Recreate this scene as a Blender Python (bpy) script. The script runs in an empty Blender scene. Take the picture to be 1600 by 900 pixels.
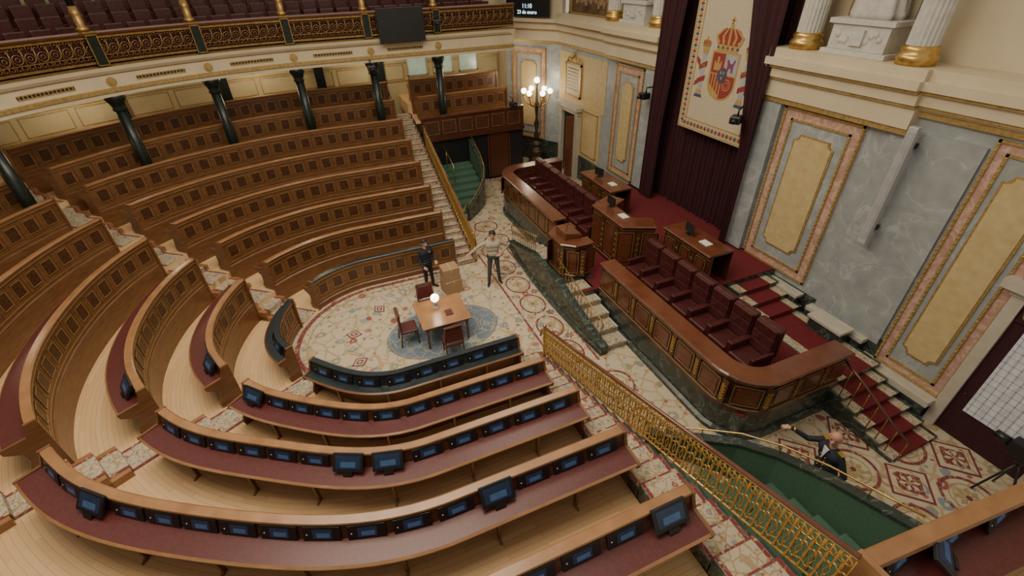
import bpy, bmesh, math, random
import numpy as np
from mathutils import Vector, Matrix
random.seed(7)
PI=math.pi
scene=bpy.context.scene
col=scene.collection
CX,CY,H=10.5,-0.5,8.5
ORD=['zeroth','first','second','third','fourth','fifth','sixth','seventh','eighth','ninth','tenth','eleventh','twelfth','thirteenth','fourteenth','fifteenth','sixteenth','seventeenth','eighteenth','nineteenth','twentieth']
def od(i):
    if i<=20: return ORD[i]
    t=['','','twenty','thirty','forty','fifty','sixty','seventy'][i//10]
    tt=['','','twentieth','thirtieth','fortieth','fiftieth','sixtieth','seventieth'][i//10]
    return tt if i%10==0 else t+'-'+ORD[i%10]
# ---------------------------------------------------------------- materials
def nmat(name):
    m=bpy.data.materials.new(name); m.use_nodes=True
    return m,m.node_tree,m.node_tree.nodes['Principled BSDF']
def ramp(nt,fac,stops):
    r=nt.nodes.new('ShaderNodeValToRGB'); e=r.color_ramp.elements
    while len(e)<len(stops): e.new(0.5)
    for i,(p,c) in enumerate(stops):
        e[i].position=p; e[i].color=(c[0],c[1],c[2],1)
    nt.links.new(fac,r.inputs[0]); return r.outputs[0]
def coords(nt,scale=(1,1,1)):
    tc=nt.nodes.new('ShaderNodeTexCoord'); mp=nt.nodes.new('ShaderNodeMapping')
    mp.inputs['Scale'].default_value=scale
    nt.links.new(tc.outputs['Object'],mp.inputs['Vector']); return mp.outputs[0]
def simple(name,c,rough=.5,metal=0.,c2=None,scale=4.,st=(1,1,1),bump=0.,em=None,ems=1.,coat=0.,detail=4):
    m,nt,b=nmat(name)
    b.inputs['Roughness'].default_value=rough; b.inputs['Metallic'].default_value=metal
    if coat: b.inputs['Coat Weight'].default_value=coat; b.inputs['Coat Roughness'].default_value=.15
    if c2 is None: c2=tuple(x*.8 for x in c)
    nz=nt.nodes.new('ShaderNodeTexNoise'); nz.inputs['Scale'].default_value=scale; nz.inputs['Detail'].default_value=detail
    nt.links.new(coords(nt,st),nz.inputs['Vector'])
    nt.links.new(ramp(nt,nz.outputs[0],[(.3,c),(.7,c2)]),b.inputs['Base Color'])
    if bump:
        bp=nt.nodes.new('ShaderNodeBump'); bp.inputs['Strength'].default_value=bump; bp.inputs['Distance'].default_value=.01
        nt.links.new(nz.outputs[0],bp.inputs['Height']); nt.links.new(bp.outputs[0],b.inputs['Normal'])
    if em:
        b.inputs['Emission Color'].default_value=(*em,1); b.inputs['Emission Strength'].default_value=ems
    return m
def mixc(nt,fac,a,b_,mode='MIX'):
    mx=nt.nodes.new('ShaderNodeMix'); mx.data_type='RGBA'; mx.blend_type=mode
    if isinstance(fac,(int,float)): mx.inputs[0].default_value=fac
    else: nt.links.new(fac,mx.inputs[0])
    for i,x in ((6,a),(7,b_)):
        if isinstance(x,tuple): mx.inputs[i].default_value=(*x,1)
        else: nt.links.new(x,mx.inputs[i])
    return mx.outputs[2]
def marble(name,base,vein,scale=1.2,w=.06,rough=.25,dk=.85):
    m,nt,b=nmat(name); b.inputs['Roughness'].default_value=rough
    v=coords(nt)
    n1=nt.nodes.new('ShaderNodeTexNoise'); n1.inputs['Scale'].default_value=scale; n1.inputs['Detail'].default_value=8; n1.inputs['Distortion'].default_value=1.2
    nt.links.new(v,n1.inputs['Vector'])
    n2=nt.nodes.new('ShaderNodeTexNoise'); n2.inputs['Scale'].default_value=scale*5; n2.inputs['Detail'].default_value=6
    nt.links.new(v,n2.inputs['Vector'])
    d=tuple(x*dk for x in base)
    a=ramp(nt,n1.outputs[0],[(.3,d),(.5-w,base),(.5,vein),(.5+w*.6,base),(.75,d)])
    bb=ramp(nt,n2.outputs[0],[(.3,(.86,.86,.86)),(.7,(1.08,1.08,1.08))])
    nt.links.new(mixc(nt,1.,a,bb,'MULTIPLY'),b.inputs['Base Color'])
    return m
def carpet(name,base,scale,cols,rough=.95,thr=.22,vine=(.42,.30,.14),vs=2.2,vw=.035):
    m,nt,b=nmat(name); b.inputs['Roughness'].default_value=rough
    v=coords(nt)
    nz=nt.nodes.new('ShaderNodeTexNoise'); nz.inputs['Scale'].default_value=scale*1.6; nz.inputs['Detail'].default_value=3; nt.links.new(v,nz.inputs['Vector'])
    ds=nt.nodes.new('ShaderNodeVectorMath'); ds.operation='MULTIPLY_ADD'; ds.inputs[1].default_value=(.45/scale,.45/scale,0); nt.links.new(nz.outputs['Color'],ds.inputs[0]); nt.links.new(v,ds.inputs[2])
    vv=ds.outputs[0]
    e=nt.nodes.new('ShaderNodeTexVoronoi'); e.feature='DISTANCE_TO_EDGE'; e.inputs['Scale'].default_value=vs; nt.links.new(vv,e.inputs['Vector'])
    vm=ramp(nt,e.outputs['Distance'],[(vw*.6,(1,1,1)),(vw,(0,0,0))])
    c0=mixc(nt,vm,base,vine)
    def layer(c0,sc,thr,cols):
        vo=nt.nodes.new('ShaderNodeTexVoronoi'); vo.inputs['Scale'].default_value=sc; vo.inputs['Randomness'].default_value=.7
        nt.links.new(vv,vo.inputs['Vector'])
        sep=nt.nodes.new('ShaderNodeSeparateColor'); nt.links.new(vo.outputs['Color'],sep.inputs[0])
        n=len(cols); cc=ramp(nt,sep.outputs[0],[((i+.5)/n,c) for i,c in enumerate(cols)])
        msk=ramp(nt,vo.outputs['Distance'],[(thr,(1,1,1)),(thr+.05,(0,0,0))])
        return mixc(nt,msk,c0,cc)
    c1=layer(c0,scale*2.3,thr*.9,cols[::-1]); c2=layer(c1,scale,thr,cols); c3=layer(c2,scale,thr*.4,[base,base])
    nt.links.new(c3,b.inputs['Base Color'])
    return m
def wood(name,c,c2,rough=.35,sc=3,st=(1,1,6),coat=.2):
    return simple(name,c,rough,0,c2,sc,st,coat=coat,detail=8)
M={}
M['wood']=wood('walnut_wood',(.20,.088,.034),(.125,.052,.020),.38,coat=.2)
M['burl']=simple('burl_wood',(.095,.037,.016),.4,0,(.045,.017,.008),14,coat=.2)
M['rail']=wood('rail_wood',(.34,.175,.078),(.24,.115,.046),.28)
M['dwood']=wood('mahogany_wood',(.092,.030,.015),(.05,.016,.009),.28,coat=.4)
M['dwood2']=wood('mahogany_top_wood',(.155,.050,.024),(.10,.031,.014),.22,coat=.5)
M['maroon']=simple('maroon_leather',(.11,.026,.024),.32,0,(.08,.019,.018),20)
M['leather']=simple('red_leather',(.08,.018,.017),.36,0,(.045,.010,.010),12,bump=.2)
M['gold']=simple('gilt_metal',(.70,.47,.15),.32,.85,(.48,.30,.09),9)
M['gold2']=simple('aged_gilt_metal',(.45,.29,.10),.38,.8,(.28,.16,.05),9)
M['goldline']=simple('gilt_line',(.50,.34,.13),.4,.5,(.36,.22,.08),9)
M['goldpaint']=simple('gilt_plaster',(.56,.39,.16),.4,.45,(.36,.24,.08),14,bump=.4)
M['cream']=simple('cream_plaster',(.62,.53,.37),.6,0,(.56,.47,.32),2)
M['cream2']=simple('pale_stone',(.50,.46,.38),.5,0,(.43,.39,.32),5)
M['yellow']=simple('ochre_plaster',(.58,.45,.23),.6,0,(.48,.36,.17),6)
M['ywall']=simple('yellow_wall',(.55,.49,.30),.6,0,(.48,.43,.25),2)
M['grey']=marble('grey_marble',(.335,.36,.36),(.43,.455,.455),.8,.018,.3,.92)
M['pink']=marble('pink_marble',(.50,.31,.24),(.60,.43,.34),3,.08)
M['green']=marble('dark_green_marble',(.035,.048,.04),(.12,.15,.125),2.2,.03,.18)
M['iron']=simple('green_black_iron',(.010,.018,.015),.3,.3,(.022,.03,.026),8)
M['greenc']=simple('green_carpet',(.07,.145,.095),.95,0,(.05,.115,.075),30,bump=.3)
M['black']=simple('black_plastic_and_shade',(.012,.012,.014),.35,0,(.016,.016,.018),4)  # also paints the shade in the far doorway and passage
M['blackg']=simple('blue_black_leather',(.014,.021,.024),.25,0,(.020,.027,.030),5)
M['bluescr']=simple('screen_blue',(.012,.02,.04),.2,0,(.015,.03,.06),9,em=(.05,.09,.17),ems=.10)
M['bluescr2']=simple('screen_light',(.025,.05,.10),.2,0,(.04,.08,.15),9,em=(.11,.20,.38),ems=.17)
M['white']=simple('white_plastic',(.7,.7,.68),.4,0,(.65,.65,.63),4)
M['lgrey']=simple('grey_paint',(.42,.43,.42),.5,0,(.38,.39,.38),4)
M['stone']=simple('white_stone',(.58,.56,.51),.6,0,(.48,.46,.41),8,bump=.2)
M['redc']=simple('red_carpet',(.15,.010,.014),.95,0,(.10,.007,.010),25,bump=.3)
M['velvet']=simple('maroon_velvet',(.045,.006,.011),.85,0,(.028,.004,.007),3,(6,1,1))
M['cloth']=simple('tapestry_cloth',(.54,.46,.33),.9,0,(.47,.39,.27),30)
M['blue']=carpet('blue_wool',(.13,.18,.24),2.4,[(.26,.29,.31),(.08,.12,.18),(.34,.31,.22)],thr=.2,vine=(.32,.33,.30),vs=3,vw=.03)
M['mar2']=simple('maroon_wool',(.20,.04,.04),.95,0,(.15,.03,.03),14)
M['olive']=simple('gold_wool',(.38,.28,.12),.95,0,(.30,.22,.09),14)
M['ivory']=simple('ivory_wool',(.50,.44,.32),.95,0,(.44,.38,.27),14)
M['red']=simple('heraldic_red',(.29,.04,.035),.8,0,(.24,.03,.03),20)
M['purple']=simple('heraldic_purple',(.22,.06,.13),.8)
M['hblue']=simple('heraldic_blue',(.04,.08,.18),.8)
M['silver']=simple('heraldic_silver',(.38,.38,.37),.8)
M['hgold']=simple('heraldic_gold',(.46,.29,.09),.7)
M['card']=simple('cardboard',(.36,.22,.12),.8,0,(.31,.19,.1),5)
M['tape']=simple('packing_tape',(.45,.32,.18),.35)
M['globe']=simple('lit_glass_globe',(1,.95,.85),.3,0,(1,.93,.8),2,em=(1,.86,.62),ems=8)
M['lace']=simple('white_lace',(.6,.6,.6),.8,0,(.40,.40,.42),14,(1,1,.3),em=(.8,.85,.9),ems=.08)  # faint glow put into the cloth so it looks lit
M['lace2']=simple('lace_threads',(.46,.46,.47),.8)
M['glass']=simple('window_glass',(.4,.5,.4),.2,0,(.2,.3,.2),3,em=(.5,.65,.5),ems=.35)
M['bronze']=simple('dark_bronze',(.12,.09,.05),.35,.7,(.06,.045,.03),10)
M['paint']=simple('painted_canvas',(.20,.12,.06),.5,0,(.05,.03,.02),2.5)
M['paint2']=simple('painted_figures',(.45,.3,.17),.5,0,(.12,.06,.04),5)
M['text']=simple('clock_text',(.6,.9,1),.5,em=(.55,.85,1),ems=2)
M['carpet']=carpet('ivory_patterned_carpet',(.49,.415,.295),2.4,[(.27,.08,.07),(.38,.28,.13),(.19,.23,.27),(.27,.26,.15),(.34,.15,.12)],thr=.27,vine=(.40,.30,.17),vs=2.1,vw=.055)
M['runner']=carpet('stair_runner_carpet',(.43,.375,.275),6,[(.27,.08,.065),(.19,.23,.27),(.33,.25,.12),(.22,.24,.15)],thr=.26,vine=(.33,.24,.13),vs=6,vw=.06)
M['border']=carpet('maroon_border_carpet',(.19,.04,.04),4,[(.42,.32,.18),(.38,.30,.2)],thr=.2,vine=(.30,.19,.1),vs=6)
M['skin']=simple('skin',(.50,.27,.19),.55,0,(.45,.23,.16),9)
M['hair']=simple('dark_hair',(.02,.014,.01),.6)
M['navy']=simple('navy_cloth',(.014,.017,.028),.8,0,(.01,.012,.02),20)
M['beige']=simple('beige_knit',(.42,.36,.28),.9,0,(.36,.30,.23),40)
M['trous']=simple('grey_green_trousers',(.06,.065,.055),.9)
M['shoe']=simple('black_shoe',(.012,.012,.012),.3)
M['wsh']=simple('white_shirt',(.7,.71,.73),.8)
def parquet():
    m,nt,b=nmat('parquet_floor'); b.inputs['Roughness'].default_value=.32
    tc=nt.nodes.new('ShaderNodeTexCoord'); L=nt.links.new
    sb=nt.nodes.new('ShaderNodeVectorMath'); sb.operation='SUBTRACT'; sb.inputs[1].default_value=(CX,CY,0); L(tc.outputs['Object'],sb.inputs[0])
    sp=nt.nodes.new('ShaderNodeSeparateXYZ'); L(sb.outputs[0],sp.inputs[0])
    cb=nt.nodes.new('ShaderNodeCombineXYZ'); L(sp.outputs[0],cb.inputs[0]); 
    mxm=nt.nodes.new('ShaderNodeMath'); mxm.operation='MAXIMUM'; mxm.inputs[1].default_value=0; L(sp.outputs[1],mxm.inputs[0]); L(mxm.outputs[0],cb.inputs[1])
    ln=nt.nodes.new('ShaderNodeVectorMath'); ln.operation='LENGTH'; L(cb.outputs[0],ln.inputs[0])
    at=nt.nodes.new('ShaderNodeMath'); at.operation='ARCTAN2'; L(sp.outputs[1],at.inputs[0]); L(sp.outputs[0],at.inputs[1])
    ml=nt.nodes.new('ShaderNodeMath'); ml.operation='MULTIPLY'; ml.inputs[1].default_value=7; L(at.outputs[0],ml.inputs[0])
    c2=nt.nodes.new('ShaderNodeCombineXYZ'); L(ml.outputs[0],c2.inputs[0]); L(ln.outputs['Value'],c2.inputs[1])
    br=nt.nodes.new('ShaderNodeTexBrick'); L(c2.outputs[0],br.inputs['Vector'])
    br.inputs['Color1'].default_value=(.72,.49,.26,1); br.inputs['Color2'].default_value=(.63,.41,.21,1); br.inputs['Mortar'].default_value=(.43,.26,.12,1)
    br.inputs['Scale'].default_value=1; br.inputs['Mortar Size'].default_value=.003; br.inputs['Brick Width'].default_value=1.1; br.inputs['Row Height'].default_value=.09
    L(br.outputs[0],b.inputs['Base Color']); return m
M['parquet']=parquet()
# ---------------------------------------------------------------- mesh builder
class MB:
    def __init__(s): s.v=[];s.f=[];s.m=[];s.s=[]
    def add(s,vs,fs,m=0,sm=False):
        o=len(s.v); s.v.extend([tuple(p) for p in vs])
        for i,f in enumerate(fs):
            s.f.append([o+j for j in f]); s.m.append(m[i] if isinstance(m,list) else m); s.s.append(sm)
    def box(s,x0,x1,y0,y1,z0,z1,m=0):
        s.fbox((0,0,0),(1,0),(0,1),x0,x1,y0,y1,z0,z1,m)
    def fbox(s,p,tg,n,a0,a1,b0,b1,z0,z1,m=0):
        vs=[]
        for z in (z0,z1):
            for a,b in ((a0,b0),(a1,b0),(a1,b1),(a0,b1)):
                vs.append((p[0]+tg[0]*a+n[0]*b,p[1]+tg[1]*a+n[1]*b,z))
        s.add(vs,[(0,3,2,1),(4,5,6,7),(0,1,5,4),(1,2,6,5),(2,3,7,6),(3,0,4,7)],m)
    def fpoly(s,p,tg,n,pts,b0,b1,m=0):
        k=len(pts); vs=[(p[0]+tg[0]*a+n[0]*b,p[1]+tg[1]*a+n[1]*b,z) for b in (b0,b1) for a,z in pts]
        s.add(vs,[list(range(k))[::-1],list(range(k,2*k))]+[(i,(i+1)%k,k+(i+1)%k,k+i) for i in range(k)],m)
    def psweep(s,path,prof,m=0,sm=False):
        n=len(path); k=len(prof); vs=[]
        for i in range(n):
            a=path[max(i-1,0)]; b=path[i]; c=path[min(i+1,n-1)]
            t1=Vector((b[0]-a[0],b[1]-a[1])); t2=Vector((c[0]-b[0],c[1]-b[1]))
            if t1.length<1e-6: t1=t2
            if t2.length<1e-6: t2=t1
            t1.normalize(); t2.normalize(); t=(t1+t2).normalized(); mt=1/max(.5,t.dot(t1))
            nx,ny=t.y*mt,-t.x*mt
            z0=b[2] if len(b)>2 else 0
            for o,z in prof: vs.append((b[0]+nx*o,b[1]+ny*o,z+z0))
        fs=[];ms=[]
        for i in range(n-1):
            for j in range(k):
                fs.append((i*k+j,i*k+(j+1)%k,(i+1)*k+(j+1)%k,(i+1)*k+j)); ms.append(m[j] if isinstance(m,list) else m)
        fs.append(list(range(k))[::-1]); fs.append([(n-1)*k+j for j in range(k)]); mm=m[0] if isinstance(m,list) else m; ms+=[mm,mm]
        s.add(vs,fs,ms,sm)
    def tube(s,pts,r,n=6,m=0,closed=False):
        P=[Vector(p) for p in pts]; k=len(P); vs=[]; up=Vector((0,0,1)); prev=None
        for i in range(k):
            if closed: t=P[(i+1)%k]-P[i-1]
            else: t=P[min(i+1,k-1)]-P[max(i-1,0)]
            t.normalize()
            if prev is None:
                a=t.cross(up)
                if a.length<.1: a=t.cross(Vector((1,0,0)))
            else: a=prev-t*prev.dot(t)
            a.normalize(); prev=a; b=t.cross(a)
            rr=r[i] if isinstance(r,(list,tuple)) else r
            for j in range(n):
                w=2*PI*j/n; vs.append(P[i]+a*math.cos(w)*rr+b*math.sin(w)*rr)
        fs=[]
        for i in range(k if closed else k-1):
            i2=(i+1)%k
            for j in range(n): fs.append((i*n+j,i*n+(j+1)%n,i2*n+(j+1)%n,i2*n+j))
        if not closed: fs+= [list(range(n))[::-1],[(k-1)*n+j for j in range(n)]]
        s.add(vs,fs,m,True)
    def lathe(s,prof,c=(0,0,0),n=16,m=0,sm=True,flute=0):
        vs=[]
        for r,z in prof:
            for j in range(n):
                w=2*PI*j/n; rr=r*(1-(flute if j%2 else 0)); vs.append((c[0]+rr*math.cos(w),c[1]+rr*math.sin(w),c[2]+z))
        fs=[(i*n+j,i*n+(j+1)%n,(i+1)*n+(j+1)%n,(i+1)*n+j) for i in range(len(prof)-1) for j in range(n)]
        fs+=[list(range(n))[::-1],[(len(prof)-1)*n+j for j in range(n)]]
        s.add(vs,fs,m,sm)
    def ball(s,c,r,m=0,n=12,sx=1,sy=1,sz=1):
        k=n//2; vs=[];
        for i in range(k+1):
            t=PI*i/k
            for j in range(n):
                w=2*PI*j/n; vs.append((c[0]+r*sx*math.sin(t)*math.cos(w),c[1]+r*sy*math.sin(t)*math.sin(w),c[2]-r*sz*math.cos(t)))
        s.add(vs,[(i*n+j,i*n+(j+1)%n,(i+1)*n+(j+1)%n,(i+1)*n+j) for i in range(k) for j in range(n)],m,True)
    def ring(s,c,r0,r1,z,m=0,n=40,a0=0,a1=2*PI,ex=1,ey=1):
        vs=[];
        for j in range(n+1):
            w=a0+(a1-a0)*j/n
            vs.append((c[0]+r0*ex*math.cos(w),c[1]+r0*ey*math.sin(w),z)); vs.append((c[0]+r1*ex*math.cos(w),c[1]+r1*ey*math.sin(w),z))
        s.add(vs,[(2*j,2*j+1,2*j+3,2*j+2) for j in range(n)],m)
    def flat(s,pts,z,m=0): s.add([(x,y,z) for x,y in pts],[list(range(len(pts)))],m)
    def build(s,name,mats,parent=None,w=True,kind=None,bevel=0):
        if not isinstance(mats,list): mats=[mats]
        me=bpy.data.meshes.new(name); off=Vector((0,0,0))
        if parent is not None and w:
            off=parent.location.copy(); q=parent
            while q.parent: q=q.parent; off+=q.location
        me.from_pydata([(a-off.x,b-off.y,c-off.z) for a,b,c in s.v],[],s.f)
        for mm in mats: me.materials.append(M[mm])
        me.polygons.foreach_set('material_index',s.m); me.polygons.foreach_set('use_smooth',s.s)
        bm=bmesh.new(); bm.from_mesh(me); bmesh.ops.remove_doubles(bm,verts=bm.verts,dist=1e-5); bmesh.ops.recalc_face_normals(bm,faces=bm.faces); bm.to_mesh(me); bm.free()
        o=bpy.data.objects.new(name,me); col.objects.link(o)
        if parent is not None: o.parent=parent
        if kind: o['kind']=kind
        if bevel:
            md=o.modifiers.new('bevel','BEVEL'); md.width=bevel; md.segments=2; md.limit_method='ANGLE'
        return o
def thing(name,label,cat,loc=(0,0,0),rz=0,group=None,tilt=0):
    o=bpy.data.objects.new(name,None); col.objects.link(o); o.empty_display_size=.1
    o.location=loc; o.rotation_euler=(tilt,0,rz); o['label']=label; o['category']=cat
    if group: o['group']=group
    return o
def tag(o,label,cat,group=None):
    o['label']=label; o['category']=cat
    if group: o['group']=group
    return o
def dup(root,loc,rz=0,label=None,tilt=None,group=None):
    r=root.copy(); col.objects.link(r); r.location=loc; r.rotation_euler=(root.rotation_euler.x if tilt is None else tilt,0,rz)
    if label: r['label']=label
    if group: r['group']=group
    for ch in list(root.children):
        c=ch.copy(); col.objects.link(c); c.parent=r
        for g in ch.children:
            d=g.copy(); col.objects.link(d); d.parent=c
    return r
def text_obj(name,s,size,mat,mw,parent=None,align='CENTER'):
    cu=bpy.data.curves.new(name,'FONT'); cu.body=s; cu.size=size; cu.align_x=align; cu.align_y='CENTER'; cu.extrude=.002
    o=bpy.data.objects.new(name,cu); col.objects.link(o)
    dg=bpy.context.evaluated_depsgraph_get(); me=bpy.data.meshes.new_from_object(o.evaluated_get(dg))
    bpy.data.objects.remove(o); me.materials.clear(); me.materials.append(M[mat])
    t=bpy.data.objects.new(name,me); col.objects.link(t)
    off=Vector((0,0,0)); q=parent
    while q: off+=q.location; q=q.parent
    me.transform(Matrix.Translation(-off)@mw)
    if parent: t.parent=parent
    return t
def wallmat(p,tg,n,z,b=0):
    return Matrix(((tg[0],0,n[0],p[0]+n[0]*b),(tg[1],0,n[1],p[1]+n[1]*b),(0,1,0,z),(0,0,0,1)))
# ---------------------------------------------------------------- horseshoe
def bump(u,c,h):
    d=abs(u-c)/h; return 0 if d>=1 else .5+.5*math.cos(PI*d)
D2=math.radians
def cxr(r): return 10.66-.048*(r-2.665)
def hpos(r,u):
    cx=cxr(r)
    if u<0: return (cx+r,CY+u)
    if u>PI: return (cx-r,CY-(u-PI))
    k2=min(1,max(0,(r-2.8)/2.4))
    q=r-max(0,(.30+.12*k2)-.06*(r-2.7))*bump(u,D2(132),D2(48))-.2*k2*bump(u,D2(153),D2(27))+(.035*r*bump(u,D2(50),D2(42)) if r<9.7 else 0)*min(1,max(0,(r-3)/2))
    return (cx+q*math.cos(u),CY+q*math.sin(u))
def hp(r,u):
    if u<0: return hpos(r,u),(1.,0.),(0.,1.)
    if u>PI: return hpos(r,u),(-1.,0.),(0.,-1.)
    a,c=hpos(r,max(0,u-.01)),hpos(r,min(PI,u+.01)); t=Vector((c[0]-a[0],c[1]-a[1])).normalized()
    return hpos(r,u),(t.y,-t.x),(t.x,t.y)
def s2u(r,s):
    if s<0: return s
    if s>PI*r: return PI+(s-PI*r)
    return s/r
def u2s(r,u):
    if u<0: return u
    if u>PI: return PI*r+(u-PI)
    return u*r
def PATH(r,u0,u1,step=.25):
    s0,s1=u2s(r,u0),u2s(r,u1); n=max(2,int((s1-s0)/step)); ss=[s0+(s1-s0)*i/n for i in range(n+1)]
    ss+= [x for x in (0,PI*r) if s0<x<s1]; ss=sorted(set(round(x,5) for x in ss))
    return [hp(r,s2u(r,x))[0] for x in ss]
def ALONG(r,u0,u1,sp,margin=0):
    s0,s1=u2s(r,u0)+margin,u2s(r,u1)-margin; n=max(1,int(round((s1-s0)/sp)))
    return [s2u(r,s0+(s1-s0)*(i+.5)/n) for i in range(n)]
R=lambda k:2.665+1.357*(k-1)
F=lambda k:.02+.48*(k-1)
A1,A2,AW=D2(50.5),D2(117.5),.46
UE=-2.78
# ---------------------------------------------------------------- structure
b=MB(); b.box(-2,26,-12.5,16,-.2,0); b.build('floor',['carpet'],kind='structure')
b=MB()
for k in range(1,9):
    w=1.6 if k<8 else 2.8
    b.psweep(PATH(R(k),UE,PI-UE if k<7 else 2.2,.4),[(0,0),(w,0),(w,F(k)),(0,F(k))])
b.box(20.95,24.6,-8.6,-4.1,2.8,2.9); b.box(22.37,24.6,-8.6,-4.1,2.9,3.38)
b.build('floor_terraces',['parquet'],kind='structure')
b=MB()
b.box(-2,9.1,-11.4,-11,0,6.2,0); b.box(13.3,20.6,-11.4,-11,0,5.6,0)
b.box(-2,9.1,-12,-11.6,5.6,9.6,1); b.box(13.3,20.6,-12,-11.6,5.6,9.6,1); b.box(9.1,13.3,-12,-11.6,0,9.6,1)
b.box(-2,9.1,-10.97,-11.0,0,1.1,2); b.box(13.3,20.6,-10.97,-11.0,0,1.1,2)
b.build('wall_front',['grey','cream','green'],kind='structure')
DT=(-.848,-.53); DN=(-.53,.848); DP=(23.0,-9.5)
b=MB(); b.fbox(DP,DT,DN,-.2,2.85,-.3,0,0,5.6,0); b.fbox(DP,DT,DN,-.2,2.85,-.3,0,5.6,9.6,1); b.fbox(DP,DT,DN,0,2.83,0,.02,0,1.1,2)
b.box(23,25,-9.8,-9.5,0,9.6,1)
b.build('wall_diagonal',['grey','cream','green'],kind='structure')
b=MB(); b.psweep(PATH(14.3,-9.2,2.2,.5),[(0,0),(.3,0),(.3,9.6),(0,9.6)],0)
b.build('wall_back',['ywall'],kind='structure')
b=MB()
for z0,z1 in ((3.95,4.0),(4.75,4.79),(5.2,5.26)):
    b.psweep(PATH(14.3,-9.0,2.1,.5),[(-.03,z0),(0,z0),(0,z1),(-.03,z1)])
for u in ALONG(14.3,-9,2.1,1.6):
    p,n,t=hp(14.3,u)
    for a in (-.7,.7): b.fbox(p,t,n,a-.015,a+.015,-.025,0,4.05,4.7)
    b.fbox(p,t,n,-.7,.7,-.025,0,4.05,4.08); b.fbox(p,t,n,-.7,.7,-.025,0,4.67,4.7)
b.build('trim_1',['goldpaint'],kind='structure')
def entab(name,x0,x1,dy=0,zlow=5.5):
    b=MB(); y=-11.6; Y=-10.62+dy
    for z0,z1,o,m in ((zlow,zlow+.12,-.18,1),(zlow+.12,6.02,-.14,0),(6.02,6.08,-.08,1),(6.08,6.3,-.04,0),(6.3,6.36,.04,1),(6.36,6.52,.1,0),(6.52,6.72,0,0)):
        if z1>z0: b.box(x0,x1,y,Y+o,z0,z1,m)
    b.build(name,['cream','goldpaint'],kind='structure')
entab('trim_2',5.55,9.1); entab('trim_3',-2,5.55,-.12,5.86); entab('trim_4',13.3,16.6); entab('trim_5',16.6,20.6,-.12)
b=MB()
for z0,z1,o,m in ((5.5,5.62,.05,1),(5.62,6.02,.1,0),(6.02,6.08,.16,1),(6.08,6.3,.2,0),(6.3,6.36,.28,1),(6.36,6.5,.34,0)):
    b.fbox(DP,DT,DN,-.1,2.8,0,o,z0,z1,m)
b.build('trim_6',['cream','goldpaint'],kind='structure')
b=MB()
def rb(x0,x1,y0,y1,z): b.box(x0,x1,y0,y1,0,z-.02,0); b.box(x0+.01,x1-.01,y0+.01,y1-.01,z-.02,z,1)
rb(4.0,9.2,-9.3,-6.6,.74); rb(11.8,17.0,-9.3,-6.6,.74); rb(9.2,11.8,-8.6,-5.9,.74); rb(7.3,14.2,-11.5,-8.6,1.3)
b.build('floor_dais',['green','redc'],kind='structure')
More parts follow.
